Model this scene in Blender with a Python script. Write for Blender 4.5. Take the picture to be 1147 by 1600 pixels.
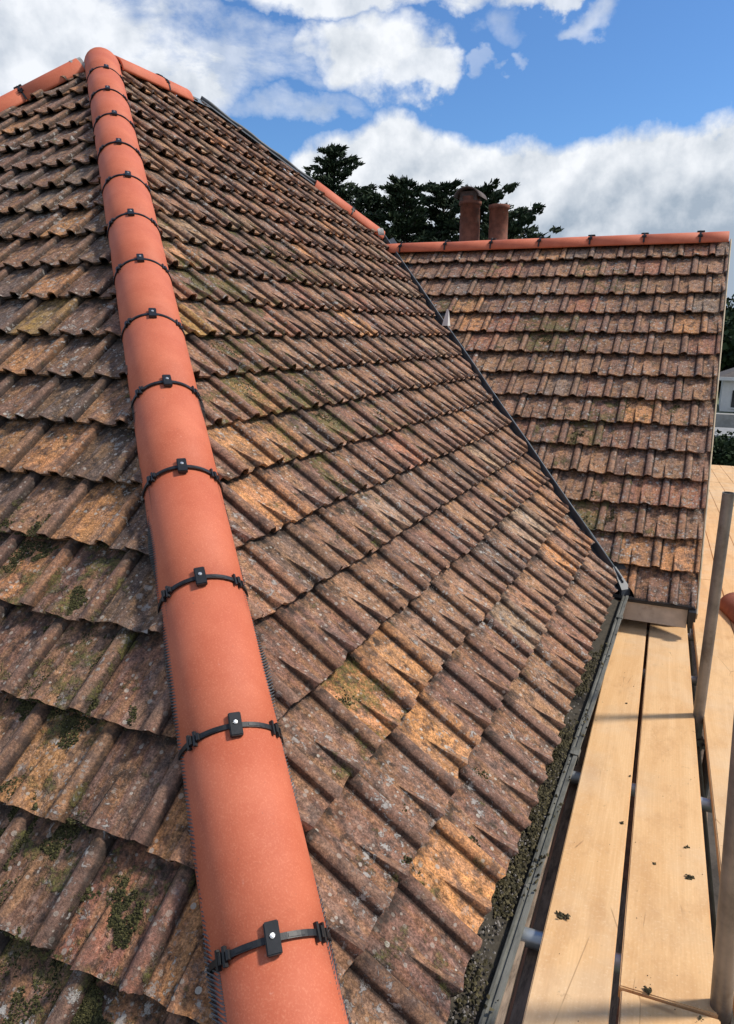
import bpy, bmesh, math, random
import numpy as np
from mathutils import Vector, Matrix, noise
random.seed(11)
R_ = math.radians
SC = bpy.context.scene
for o in list(bpy.data.objects): bpy.data.objects.remove(o)

# ------------------------------------------------------------------ camera, light, exposure
G = 0.25                                   # tile gauge in metres
FPX, PPX, PPY = 1113.26, 632.64, 830.07    # solved for a 1147 x 1600 picture
CAM = Vector((0.372, -0.6663, 1.4722))
cam = bpy.data.objects.new('camera', bpy.data.cameras.new('camera'))
SC.collection.objects.link(cam); SC.camera = cam
right = Vector((0.92335, 0.38384, 0.00983)); fwd = Vector((-0.36717, 0.89017, -0.26978)); up = Vector((-0.11230, 0.24549, 0.96287))
M = Matrix.Identity(4)
for i in range(3):
    M[i][0], M[i][1], M[i][2], M[i][3] = right[i], up[i], -fwd[i], CAM[i]
cam.matrix_world = M
cam.data.sensor_fit = 'HORIZONTAL'; cam.data.sensor_width = 36
cam.data.lens = FPX / 1147 * 36
cam.data.shift_x = -(PPX - 573.5) / 1147
cam.data.shift_y = (PPY - 800) / 1147
cam.data.clip_start = 0.02; cam.data.clip_end = 3000

SUN_EL, SUN_AZ = 50.0, 60.0                # azimuth from +Y towards +X
sd = Vector((math.sin(R_(SUN_AZ)) * math.cos(R_(SUN_EL)), math.cos(R_(SUN_AZ)) * math.cos(R_(SUN_EL)), math.sin(R_(SUN_EL))))
sun = bpy.data.objects.new('sun', bpy.data.lights.new('sun', 'SUN'))
SC.collection.objects.link(sun)
sun.data.energy = 2.9; sun.data.angle = R_(6.5); sun.data.color = (1.0, 0.93, 0.83)
sun.rotation_euler = sd.to_track_quat('Z', 'Y').to_euler()

world = bpy.data.worlds.new('World'); SC.world = world; world.use_nodes = True
wt = world.node_tree; wt.nodes.clear()
def wn(t, **kw):
    n = wt.nodes.new(t)
    for k, v in kw.items(): setattr(n, k, v)
    return n
def wl(a, b): wt.links.new(a, b)
def wmath(op, a, b=None, c=None, clamp=False):
    n = wn('ShaderNodeMath', operation=op, use_clamp=clamp)
    for i, x in enumerate((a, b, c)):
        if x is None: continue
        if isinstance(x, (int, float)): n.inputs[i].default_value = x
        else: wl(x, n.inputs[i])
    return n.outputs[0]
sky = wn('ShaderNodeTexSky', sky_type='NISHITA'); sky.sun_disc = False
sky.sun_elevation = R_(SUN_EL); sky.sun_rotation = R_(SUN_AZ)
sky.air_density = 1.0; sky.dust_density = 0.6; sky.ozone_density = 2.5
tc = wn('ShaderNodeTexCoord')
sep = wn('ShaderNodeSeparateXYZ'); wl(tc.outputs['Generated'], sep.inputs[0])
DX, DY, DZ = sep.outputs
# bearing (from +Y towards +X, radians) and elevation of the sky direction
AZ = wmath('ARCTAN2', DX, DY)
EL = wmath('ARCSINE', DZ)
def fbm(scale, detail, rough, off=(0, 0, 0), stretch=(1, 1, 1.6), dist=0.0):
    mp = wn('ShaderNodeMapping'); mp.inputs['Location'].default_value = off; mp.inputs['Scale'].default_value = stretch
    wl(tc.outputs['Generated'], mp.inputs['Vector'])
    n = wn('ShaderNodeTexNoise'); n.inputs['Scale'].default_value = scale; n.inputs['Detail'].default_value = detail
    n.inputs['Roughness'].default_value = rough; n.inputs['Distortion'].default_value = dist
    wl(mp.outputs[0], n.inputs['Vector']); return n.outputs['Fac']
N1 = fbm(7.0, 9, 0.58, (3.1, 0.4, 1.7))
N2 = fbm(7.0, 9, 0.58, (3.1 + 0.018, 0.4 + 0.018, 1.7 + 0.05))    # the same clouds, sampled towards the sun
N3 = fbm(2.2, 8, 0.62, (7.7, 2.2, 5.0), (1, 1, 2.4), 0.4)
def blob(az, el, ra, re):      # soft ellipse in bearing / elevation (degrees)
    a = wmath('DIVIDE', wmath('SUBTRACT', AZ, R_(az)), R_(ra)); e = wmath('DIVIDE', wmath('SUBTRACT', EL, R_(el)), R_(re))
    d = wmath('ADD', wmath('MULTIPLY', a, a), wmath('MULTIPLY', e, e))
    return wmath('SUBTRACT', 1.0, d, None, True)
def sky_dir(x, y):
    d = right * ((x - PPX) / FPX) + fwd + up * ((PPY - y) / FPX); d.normalize()
    return math.degrees(math.atan2(d.x, d.y)), math.degrees(math.asin(d.z))

# a bank of cumulus all round the horizon; its top edge is a curve over the bearing
pts = []
for (x, y) in [(300, 330), (400, 290), (450, 240), (505, 205), (560, 185), (600, 163), (640, 185), (690, 195), (740, 216), (840, 212), (900, 206), (960, 206), (1010, 192), (1060, 186), (1147, 176)]:
    pts.append(sky_dir(x, y))
azs = [p[0] for p in pts]
top = [(-180, 15), (-150, 19), (-120, 14), (-95, 12)] + pts + [(azs[-1] + 12, 24), (azs[-1] + 35, 21), (azs[-1] + 70, 15), (azs[-1] + 110, 19), (180, 15)]
top = sorted(set(top))
fc = wn('ShaderNodeFloatCurve'); cv = fc.mapping.curves[0]; fc.mapping.use_clip = False
while len(cv.points) > 2: cv.points.remove(cv.points[1])
cv.points[0].location = (0, top[0][1] / 45); cv.points[1].location = (1, top[-1][1] / 45)
for (a_, e_) in top[1:-1]: cv.points.new((a_ + 180) / 360, e_ / 45)
for p_ in cv.points: p_.handle_type = 'AUTO'
fc.mapping.update()
wl(wmath('ADD', wmath('MULTIPLY', AZ, 1 / (2 * math.pi)), .5), fc.inputs['Value'])
TOPE = wmath('MULTIPLY', fc.outputs[0], R_(45))
NB1 = fbm(16.0, 8, 0.56, (1.1, 0.4, 2.7), (1, 1, 1.0)); NB2 = fbm(16.0, 8, 0.56, (1.1 - .01, 0.4 + .0, 2.7 + .022), (1, 1, 1.0))
depth = wmath('MULTIPLY', wmath('SUBTRACT', TOPE, EL), 180 / math.pi)                  # degrees below the top edge
depth = wmath('ADD', depth, wmath('MULTIPLY', wmath('SUBTRACT', NB1, .5), 4.0))
bankm = wmath('MULTIPLY', wmath('ADD', depth, .0), 1.1, None, True)
WX = fbm(11.0, 6, 0.55, (9.1, 1.4, 3.3), (1, 1, 1.2)); WY = fbm(11.0, 6, 0.55, (2.2, 7.9, 6.1), (1, 1, 1.2))
AZ0, EL0 = AZ, EL
AZW = wmath('ADD', AZ, wmath('MULTIPLY', wmath('SUBTRACT', WX, .5), R_(12))); ELW = wmath('ADD', EL, wmath('MULTIPLY', wmath('SUBTRACT', WY, .5), R_(7)))
def blobw(az, el, ra, re):
    a = wmath('DIVIDE', wmath('SUBTRACT', AZW, R_(az)), R_(ra)); e = wmath('DIVIDE', wmath('SUBTRACT', ELW, R_(el)), R_(re))
    return wmath('SUBTRACT', 1.0, wmath('ADD', wmath('MULTIPLY', a, a), wmath('MULTIPLY', e, e)), None, True)
def soft(az, el, ra, re, k, nz, amt, th, sl):
    b = blobw(az, el, ra, re)
    v = wmath('ADD', b, wmath('MULTIPLY', wmath('SUBTRACT', nz, .5), amt))
    v = wmath('MULTIPLY', wmath('SUBTRACT', v, th), sl, None, True)
    return wmath('MULTIPLY', wmath('MULTIPLY', v, wmath('MULTIPLY', b, 2.2, None, True)), k)
NS = fbm(9.0, 9, 0.62, (4.1, 2.4, .7), (1, 1, 2.2), .3)
m = bankm
hi = None
for (x, y, rx, ry, k, nz, amt, th, sl) in [
    (590, 90, 122, 88, 1.0, NS, .9, .12, 1.7), (650, 112, 75, 52, .95, NS, .9, .12, 1.7), (470, 95, 110, 75, .55, NS, 3.2, .35, 1.3), (60, 60, 420, 190, .95, NS, 2.0, .22, 1.6), (330, 70, 200, 105, .62, NS, 2.6, .30, 1.5),
    (560, -25, 380, 75, .95, NS, 1.6, .30, 2.5), (860, -20, 230, 42, .85, NS, 1.6, .30, 2.2), (910, 38, 62, 26, .62, NS, 1.5, .22, 1.0), (775, 50, 58, 40, .35, NS, 2.6, .25, 1.0), (796, 104, 30, 18, .45, NS, 1.4, .25, 1.2),
    (735, 110, 30, 12, .3, NS, 1.4, .3, 2.0), (470, 170, 200, 34, .5, NS, 2.6, .35, 1.2)]:
    a0, e0 = sky_dir(x, y); a1, _ = sky_dir(x + rx, y); _, e1 = sky_dir(x, y - ry)
    c_ = soft(a0, e0, max(1.0, abs(a1 - a0)), max(.6, abs(e1 - e0)), k, nz, amt, th, sl)
    m = wmath('MAXIMUM', m, c_)
# elsewhere in the sky: broken cloud of the same kind, away from the blue gap the photograph looks into
a0, e0 = sky_dir(800, 40)
gap = blob(a0 + 4, e0 + 2, 62, 34)
broken = wmath('MULTIPLY', wmath('SUBTRACT', wmath('SUBTRACT', N3, 0.44), wmath('MULTIPLY', gap, 0.5)), 6.0, None, True)
m = wmath('MAXIMUM', m, wmath('MULTIPLY', broken, 0.85))
lit = wmath('ADD', 0.80, wmath('MULTIPLY', wmath('SUBTRACT', NB1, NB2), 1.7))
lit = wmath('ADD', lit, wmath('MULTIPLY', wmath('SUBTRACT', NS, .5), .25))
# the underside of the bank is in its own shade
dp2 = wmath('SUBTRACT', wmath('SUBTRACT', TOPE, EL), R_(.8))
deep = wmath('MULTIPLY', dp2, 180 / math.pi / 8.0, None, True)
east = wmath('MULTIPLY', wmath('SUBTRACT', AZ, R_(sky_dir(600, 250)[0])), 2.4, None, True)
lit = wmath('SUBTRACT', lit, wmath('MULTIPLY', deep, wmath('ADD', .32, wmath('MULTIPLY', east, .75))))
lit = wmath('MAXIMUM', 0.05, wmath('MINIMUM', lit, 1.0))
ramp = wn('ShaderNodeMix', data_type='RGBA'); wl(lit, ramp.inputs['Factor'])
ramp.inputs['A'].default_value = (2.7, 3.3, 4.05, 1); ramp.inputs['B'].default_value = (7.2, 7.4, 7.7, 1)
skc = wn('ShaderNodeMix', data_type='RGBA'); skc.blend_type = 'MULTIPLY'; skc.inputs['Factor'].default_value = 1
wl(sky.outputs[0], skc.inputs['A']); skc.inputs['B'].default_value = (0.54, 0.80, 1.08, 1)
mixs = wn('ShaderNodeMix', data_type='RGBA'); wl(m, mixs.inputs['Factor']); wl(skc.outputs['Result'], mixs.inputs['A']); wl(ramp.outputs['Result'], mixs.inputs['B'])
bg = wn('ShaderNodeBackground'); bg.inputs['Strength'].default_value = 0.098; wl(mixs.outputs['Result'], bg.inputs['Color'])
wo = wn('ShaderNodeOutputWorld'); wl(bg.outputs[0], wo.inputs[0])

SC.view_settings.view_transform = 'Standard'; SC.view_settings.look = 'None'
SC.view_settings.exposure = 0.45; SC.view_settings.gamma = 1; SC.view_settings.use_curve_mapping = False
SC.render.engine = 'CYCLES'

# ------------------------------------------------------------------ helpers
COL = SC.collection
def link(name, me, mat=None, parent=None):
    o = bpy.data.objects.new(name, me); COL.objects.link(o)
    if mat and me is not None and not me.materials: me.materials.append(mat)
    if parent: o.parent = parent
    return o
def empty(name, label, cat, loc=(0, 0, 0), group=None):
    o = bpy.data.objects.new(name, None); COL.objects.link(o); o.location = loc
    o.empty_display_size = .1
    tag(o, label, cat, group); return o
def tag(o, label=None, cat=None, group=None, kind=None):
    if label: o['label'] = label
    if cat: o['category'] = cat
    if group: o['group'] = group
    if kind: o['kind'] = kind
    return o
class MB:
    """collects verts and faces"""
    def __init__(s): s.v = []; s.f = []; s.sm = []
    def add(s, vs, fs, smooth=False):
        b = len(s.v); s.v += [tuple(x) for x in vs]; s.f += [tuple(i + b for i in f) for f in fs]; s.sm += [smooth] * len(fs)
    def box(s, lo, hi, M=None):
        x0, y0, z0 = lo; x1, y1, z1 = hi
        vs = [Vector(p) for p in ((x0,y0,z0),(x1,y0,z0),(x1,y1,z0),(x0,y1,z0),(x0,y0,z1),(x1,y0,z1),(x1,y1,z1),(x0,y1,z1))]
        if M: vs = [M @ v for v in vs]
        s.add(vs, [(0,3,2,1),(4,5,6,7),(0,1,5,4),(1,2,6,5),(2,3,7,6),(3,0,4,7)])
    def tube(s, a, b, r0, r1=None, n=16, caps=True, hollow=0):
        a = Vector(a); b = Vector(b); r1 = r0 if r1 is None else r1
        d = (b - a).normalized(); x = d.orthogonal().normalized(); y = d.cross(x)
        vs = []
        for p, r in ((a, r0), (b, r1)):
            for k in range(n):
                t = 2 * math.pi * k / n; vs.append(p + (x * math.cos(t) + y * math.sin(t)) * r)
        s.add(vs, [(k, (k + 1) % n, n + (k + 1) % n, n + k) for k in range(n)], True)
        if hollow:
            vs = []
            for p, r in ((a, hollow), (b, hollow), (a, r0), (b, r1)):
                for k in range(n):
                    t = 2 * math.pi * k / n; vs.append(p + (x * math.cos(t) + y * math.sin(t)) * r)
            s.add(vs, [(k, n + k, n + (k + 1) % n, (k + 1) % n) for k in range(n)] +
                  [(k, (k + 1) % n, 2 * n + (k + 1) % n, 2 * n + k) for k in range(n)] + [(n + k, 3 * n + k, 3 * n + (k + 1) % n, n + (k + 1) % n) for k in range(n)])
        elif caps:
            s.add(vs, [tuple(reversed(range(n))), tuple(range(n, 2 * n))])
    def path(s, pts, rad, n=8):
        ring = []; vs = []
        pts = [Vector(p) for p in pts]
        for i, p in enumerate(pts):
            d = (pts[min(i + 1, len(pts) - 1)] - pts[max(i - 1, 0)]).normalized(); x = d.cross(Vector((0.13, 0.21, 1))).normalized(); y = d.cross(x)
            r = rad[i] if isinstance(rad, (list, tuple)) else rad
            for k in range(n):
                t = 2 * math.pi * k / n; vs.append(p + (x * math.cos(t) + y * math.sin(t)) * r)
        fs = [(i * n + k, i * n + (k + 1) % n, (i + 1) * n + (k + 1) % n, (i + 1) * n + k) for i in range(len(pts) - 1) for k in range(n)]
        s.add(vs, fs + [tuple(reversed(range(n))), tuple(range((len(pts) - 1) * n, len(pts) * n))], True)
    def mesh(s, name='m'):
        me = bpy.data.meshes.new(name); me.from_pydata(s.v, [], s.f); me.polygons.foreach_set('use_smooth', s.sm); me.update(); return me
    def build(s, name, mat, parent=None): return link(name, s.mesh(name), mat, parent)
def bevel(o, w, seg=2):
    bm = bmesh.new(); bm.from_mesh(o.data)
    bmesh.ops.bevel(bm, geom=bm.edges[:], offset=w, segments=seg, affect='EDGES', profile=.6); bm.to_mesh(o.data); bm.free()
    return o

# ------------------------------------------------------------------ materials
def newmat(name):
    m = bpy.data.materials.new(name); m.use_nodes = True
    nt = m.node_tree; b = nt.nodes['Principled BSDF']; return m, nt, b
class NB:
    def __init__(s, nt): s.nt = nt
    def n(s, t, **kw):
        x = s.nt.nodes.new(t)
        for k, v in kw.items(): setattr(x, k, v)
        return x
    def l(s, a, b): s.nt.links.new(a, b)
    def set(s, sock, v):
        if isinstance(v, bpy.types.NodeSocket): s.l(v, sock)
        elif isinstance(v, (tuple, list)) and len(v) == 3 and sock.type == 'RGBA': sock.default_value = (*v, 1)
        else: sock.default_value = v
    def m(s, op, a, b=None, c=None, clamp=False):
        x = s.n('ShaderNodeMath', operation=op, use_clamp=clamp)
        for i, q in enumerate((a, b, c)):
            if q is not None: s.set(x.inputs[i], q)
        return x.outputs[0]
    def noise(s, vec, scale, detail=4, rough=.55, dist=0., out='Fac'):
        x = s.n('ShaderNodeTexNoise'); s.l(vec, x.inputs['Vector'])
        x.inputs['Scale'].default_value = scale; x.inputs['Detail'].default_value = detail; x.inputs['Roughness'].default_value = rough; x.inputs['Distortion'].default_value = dist
        return x.outputs[out]
    def mapv(s, vec, scale=(1, 1, 1), loc=(0, 0, 0)):
        x = s.n('ShaderNodeMapping'); s.l(vec, x.inputs['Vector']); s.set(x.inputs['Scale'], scale); s.set(x.inputs['Location'], loc); return x.outputs[0]
    def mix(s, f, a, b, mode='MIX'):
        x = s.n('ShaderNodeMix', data_type='RGBA'); x.blend_type = mode
        s.set(x.inputs['Factor'], f); s.set(x.inputs['A'], a); s.set(x.inputs['B'], b); return x.outputs['Result']
    def step(s, v, lo, hi):
        x = s.n('ShaderNodeMapRange', interpolation_type='SMOOTHSTEP'); s.set(x.inputs[0], v); x.inputs[1].default_value = lo; x.inputs[2].default_value = hi; return x.outputs[0]
    def bump(s, h, strength, dist, b, prev=None):
        x = s.n('ShaderNodeBump'); x.inputs['Strength'].default_value = strength; x.inputs['Distance'].default_value = dist
        s.l(h, x.inputs['Height'])
        if prev is not None: s.l(prev, x.inputs['Normal'])
        s.l(x.outputs[0], b.inputs['Normal']); return x.outputs[0]

W_TILE = .25
def tile_material(name, from_attr):
    """weathered clay roof tile; its base colour and amount of moss come per tile"""
    m, nt, b = newmat(name); N = NB(nt)
    if from_attr:
        at = N.n('ShaderNodeAttribute', attribute_name='tilecol'); col = at.outputs['Color']; moss = at.outputs['Alpha']
    else:
        oi = N.n('ShaderNodeObjectInfo'); col = oi.outputs['Color']; moss = oi.outputs['Alpha']
    geo = N.n('ShaderNodeNewGeometry'); P = geo.outputs['Position']
    lc = N.n('ShaderNodeAttribute', attribute_name='tc').outputs['Vector']      # across, up the slope, height, on the tile itself
    sp = N.n('ShaderNodeSeparateXYZ'); N.l(lc, sp.inputs[0]); across, along, high = sp.outputs
    # streaks that run down the tile: tile coordinates stretched, shifted by world position so that no two tiles match
    wn_ = N.n('ShaderNodeVectorMath', operation='SCALE'); N.l(P, wn_.inputs[0]); wn_.inputs['Scale'].default_value = .35
    sc = N.mapv(lc, (26, 3.5, 6)); ad = N.n('ShaderNodeVectorMath', operation='ADD'); N.l(sc, ad.inputs[0])
    cell = N.n('ShaderNodeVectorMath', operation='SCALE'); N.l(P, cell.inputs[0]); cell.inputs['Scale'].default_value = 2.2
    N.l(cell.outputs[0], ad.inputs[1])
    streak = N.noise(ad.outputs[0], 1.0, 5, .6)
    big = N.noise(P, 5.5, 5, .6); mid = N.noise(P, 19, 6, .65); fine = N.noise(P, 95, 5, .7); grit = N.noise(P, 420, 3, .7)
    c = N.mix(N.step(streak, .44, .62), col, N.mix(.55, col, (.38, .21, .10), 'MIX'))
    och = N.m('MULTIPLY', N.step(N.noise(N.mapv(ad.outputs[0], (.45, .5, .4), (4, 9, 2)), 1.0, 5, .62, .5), .52, .66), .62)
    c = N.mix(och, c, N.mix(mid, (.34, .165, .085), (.48, .30, .175)))
    c = N.mix(N.m('MULTIPLY', N.step(mid, .50, .62), .74), c, (.036, .028, .025))           # dark algae skin
    c = N.mix(N.m('MULTIPLY', N.step(big, .52, .70), .50), c, (.065, .048, .040))
    c = N.mix(N.m('MULTIPLY', N.step(fine, .56, .70), .45), c, (.32, .165, .085))             # bare clay
    c = N.mix(N.m('MULTIPLY', N.step(streak, .56, .40), .40), c, (.25, .175, .14))            # pale bloom
    g2 = N.noise(N.mapv(ad.outputs[0], (3.2, 4.5, 3)), 1.0, 6, .75)
    c = N.mix(N.m('MULTIPLY', N.step(g2, .52, .68), .50), c, (.36, .25, .19))                 # worn pale grain
    c = N.mix(N.m('MULTIPLY', N.step(g2, .46, .33), .60), c, (.040, .028, .024))
    spk = N.step(N.noise(P, 150, 2, .6), .62, .72)
    c = N.mix(N.m('MULTIPLY', spk, .55), c, (.035, .030, .026))
    h1 = N.noise(P, 170, 6, .8); h2 = N.noise(N.mapv(P, (1, 1, 1), (5, 2, 8)), 48, 7, .78)
    gain = N.m('MULTIPLY', N.m('ADD', .28, N.m('MULTIPLY', N.step(h1, .30, .70), 1.5)), N.m('ADD', .42, N.m('MULTIPLY', N.step(h2, .30, .70), 1.15)))
    gc = N.n('ShaderNodeCombineXYZ'); N.l(gain, gc.inputs[0]); N.l(gain, gc.inputs[1]); N.l(gain, gc.inputs[2])
    c = N.mix(.85, c, gc.outputs[0], 'MULTIPLY')
    dots = N.n('ShaderNodeTexVoronoi', feature='F1'); N.l(P, dots.inputs['Vector']); dots.inputs['Scale'].default_value = 62; dots.inputs['Randomness'].default_value = 1
    dr = N.n('ShaderNodeSeparateColor'); N.l(dots.outputs['Color'], dr.inputs[0])
    dsz = N.m('MULTIPLY', N.m('MAXIMUM', N.m('SUBTRACT', dr.outputs[0], .55), 0.), 1.0)
    dm = N.m('LESS_THAN', N.m('ADD', dots.outputs['Distance'], N.m('MULTIPLY', N.m('SUBTRACT', h1, .5), .35)), dsz)
    c = N.mix(N.m('MULTIPLY', dm, N.m('ADD', .22, N.m('MULTIPLY', dr.outputs[1], .65))), c, N.mix(dr.outputs[2], (.48, .40, .33), (.60, .55, .46)))
    # rolls are rubbed pale on top, the troughs beside them hold dirt and painted cavity shade
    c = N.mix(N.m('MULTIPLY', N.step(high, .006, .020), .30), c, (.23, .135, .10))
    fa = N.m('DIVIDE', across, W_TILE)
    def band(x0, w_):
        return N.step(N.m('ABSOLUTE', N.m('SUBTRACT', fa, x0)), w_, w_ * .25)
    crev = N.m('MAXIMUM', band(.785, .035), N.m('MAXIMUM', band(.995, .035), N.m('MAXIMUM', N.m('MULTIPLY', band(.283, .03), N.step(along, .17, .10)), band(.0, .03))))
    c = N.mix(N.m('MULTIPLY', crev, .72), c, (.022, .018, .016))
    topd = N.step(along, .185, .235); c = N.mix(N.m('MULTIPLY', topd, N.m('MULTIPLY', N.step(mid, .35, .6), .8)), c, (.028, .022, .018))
    # white-grey lichen
    lw = N.n('ShaderNodeTexVoronoi', feature='F1'); N.l(N.mapv(P, (1, 1, 1), (.3, .1, .7)), lw.inputs['Vector']); lw.inputs['Scale'].default_value = 17
    ld = N.m('ADD', lw.outputs['Distance'], N.m('MULTIPLY', N.m('SUBTRACT', fine, .5), 1.5))
    ln = N.noise(P, 3.1, 3, .5)
    lm = N.m('MULTIPLY', N.step(ld, .22, .12), N.step(ln, .46, .58))
    ring = N.m('MULTIPLY', N.step(N.noise(P, 40, 5, .7, .8), .585, .65), N.step(ln, .44, .58))
    lich = N.m('MAXIMUM', lm, ring)
    c = N.mix(N.m('MULTIPLY', lich, N.m('ADD', .45, N.m('MULTIPLY', grit, .7))), c, N.mix(grit, (.36, .34, .31), (.62, .59, .54)))
    # yellow-ochre lichen
    yl = N.m('MULTIPLY', N.step(N.noise(P, 8, 4, .6), .66, .74), N.step(fine, .42, .6))
    c = N.mix(N.m('MULTIPLY', yl, .5), c, (.30, .19, .05))
    # moss film
    mn = N.m('ADD', N.m('SUBTRACT', N.m('MULTIPLY', N.noise(P, 11, 6, .72), 2.0), .50), N.m('MULTIPLY', moss, .42))
    mm = N.m('MULTIPLY', N.step(mn, .74, .92), N.step(high, .032, .008))
    c = N.mix(N.m('MULTIPLY', mm, N.m('ADD', .25, N.m('MULTIPLY', N.step(fine, .4, .6), .6))), c, N.mix(N.step(h1, .35, .65), (.045, .044, .014), (.21, .20, .05)))
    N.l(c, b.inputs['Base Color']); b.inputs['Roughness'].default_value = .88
    b.inputs['Specular IOR Level'].default_value = .32
    h = N.m('ADD', N.m('MULTIPLY', mid, .5), N.m('ADD', N.m('MULTIPLY', fine, .55), N.m('MULTIPLY', grit, .20)))
    h = N.m('ADD', h, N.m('ADD', N.m('MULTIPLY', lich, .30), N.m('MULTIPLY', mm, .6)))
    h = N.m('ADD', h, N.m('MULTIPLY', h1, .35)); N.bump(h, 1.0, .009, b)
    return m
def plain(name, colr, rough=.7, var=.25, scale=20, metal=0., spec=.4, bumpd=.002, dirt=None, stretch=(1, 1, 1)):
    m, nt, b = newmat(name); N = NB(nt)
    P = N.n('ShaderNodeNewGeometry').outputs['Position']; P = N.mapv(P, stretch)
    n1 = N.noise(P, scale, 6, .6); n2 = N.noise(P, scale * 7, 4, .65)
    dk = tuple(x * (1 - var) for x in colr); lt = tuple(min(1, x * (1 + var)) for x in colr)
    c = N.mix(N.step(n1, .3, .7), dk, lt); c = N.mix(N.m('MULTIPLY', N.step(n2, .35, .7), var), c, lt)
    if dirt: c = N.mix(N.m('MULTIPLY', N.step(N.noise(P, scale * .6, 6, .7), .5, .68), .7), c, dirt)
    N.l(c, b.inputs['Base Color']); b.inputs['Roughness'].default_value = rough; b.inputs['Metallic'].default_value = metal
    b.inputs['Specular IOR Level'].default_value = spec
    N.bump(N.m('ADD', n1, N.m('MULTIPLY', n2, .5)), .6, bumpd, b); return m
def terracotta():
    m, nt, b = newmat('new_terracotta'); N = NB(nt)
    P = N.n('ShaderNodeNewGeometry').outputs['Position']; oi = N.n('ShaderNodeObjectInfo')
    n1 = N.noise(P, 7, 5, .6); n2 = N.noise(P, 230, 3, .6); n3 = N.noise(P, 30, 5, .6)
    c = N.mix(N.step(n1, .3, .7), (.53, .122, .056), (.61, .162, .080))
    c = N.mix(N.m('MULTIPLY', N.step(n2, .48, .72), .30), c, (.84, .34, .19))
    c = N.mix(N.m('MULTIPLY', N.step(n3, .62, .74), .14), c, (.33, .09, .05))
    c = N.mix(N.m('MULTIPLY', N.step(N.noise(P, 90, 2, .5), .73, .78), .6), c, (.30, .12, .08))
    sc = N.m('MULTIPLY', N.step(N.noise(N.mapv(P, (40, 40, 9)), 1, 3, .6), .70, .76), .25)
    c = N.mix(sc, c, (.80, .48, .36))
    c = N.mix(N.m('MULTIPLY', oi.outputs['Random'], .14), c, (.46, .115, .06))
    N.l(c, b.inputs['Base Color']); N.l(N.m('ADD', .60, N.m('MULTIPLY', n3, .16)), b.inputs['Roughness']); b.inputs['Specular IOR Level'].default_value = .42
    N.bump(N.m('ADD', n2, N.m('MULTIPLY', n3, .6)), .35, .0012, b); return m
def board_mat():
    m, nt, b = newmat('pale_spruce_board'); N = NB(nt)
    tco = N.n('ShaderNodeTexCoord').outputs['Object']; oi = N.n('ShaderNodeObjectInfo')
    off = N.n('ShaderNodeVectorMath', operation='ADD'); N.l(tco, off.inputs[0]); N.l(oi.outputs['Location'], off.inputs[1]); P = off.outputs[0]
    g1 = N.noise(N.mapv(P, (17, 1.1, 17)), 1, 6, .6, .8)
    wv = N.n('ShaderNodeTexWave', wave_type='BANDS', bands_direction='X'); N.l(N.mapv(P, (1, .05, 1)), wv.inputs['Vector'])
    wv.inputs['Scale'].default_value = 34; wv.inputs['Distortion'].default_value = 9; wv.inputs['Detail'].default_value = 3; wv.inputs['Detail Scale'].default_value = 1.2
    g2 = N.noise(P, 3.0, 5, .6); g3 = N.noise(N.mapv(P, (60, 14, 60)), 1, 4, .7)
    c = N.mix(N.step(g1, .3, .7), (.67, .390, .172), (.77, .485, .238))
    c = N.mix(N.m('MULTIPLY', wv.outputs['Fac'], .16), c, (.56, .31, .12))
    c = N.mix(N.m('MULTIPLY', N.step(g2, .48, .72), .35), c, (.55, .37, .21))
    c = N.mix(N.m('MULTIPLY', N.step(g3, .62, .76), .22), c, (.40, .23, .10))
    mot = N.noise(N.mapv(P, (9, 3.5, 9)), 1, 7, .7); c = N.mix(N.m('MULTIPLY', N.step(mot, .48, .66), .42), c, (.50, .265, .11)); c = N.mix(N.m('MULTIPLY', N.step(N.noise(P, 1.6, 5, .65), .45, .65), .30), c, (.66, .52, .36))
    fl = N.noise(P, 120, 4, .7); c = N.mix(N.m('MULTIPLY', N.step(fl, .52, .70), .28), c, (.86, .66, .42))
    dirt = N.m('MULTIPLY', N.step(N.noise(P, 26, 6, .75), .61, .70), N.step(N.noise(P, 2.2, 3, .5), .42, .62))
    c = N.mix(N.m('MULTIPLY', dirt, .55), c, (.24, .15, .08))
    sck = N.n('ShaderNodeTexVoronoi', feature='DISTANCE_TO_EDGE'); N.l(N.mapv(P, (6.5, 1.3, 6)), sck.inputs['Vector']); sck.inputs['Scale'].default_value = 1
    scr = N.m('MULTIPLY', N.step(sck.outputs[0], .010, .002), N.step(N.noise(P, 4, 2, .5), .56, .62))
    c = N.mix(N.m('MULTIPLY', scr, .6), c, (.30, .16, .07))
    N.l(c, b.inputs['Base Color']); b.inputs['Roughness'].default_value = .72; b.inputs['Specular IOR Level'].default_value = .25
    N.bump(N.m('ADD', g1, N.m('MULTIPLY', g3, .6)), .35, .0015, b); return m
def leafmat(name, lo, hi):
    m, nt, b = newmat(name); N = NB(nt)
    P = N.n('ShaderNodeNewGeometry').outputs['Position']
    ri = N.n('ShaderNodeNewGeometry').outputs['Random Per Island']
    c = N.mix(ri, lo, hi); c = N.mix(N.m('MULTIPLY', N.noise(P, .8, 3, .6), .5), c, lo)
    N.l(c, b.inputs['Base Color']); b.inputs['Roughness'].default_value = .75; b.inputs['Specular IOR Level'].default_value = .2; return m

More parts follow.
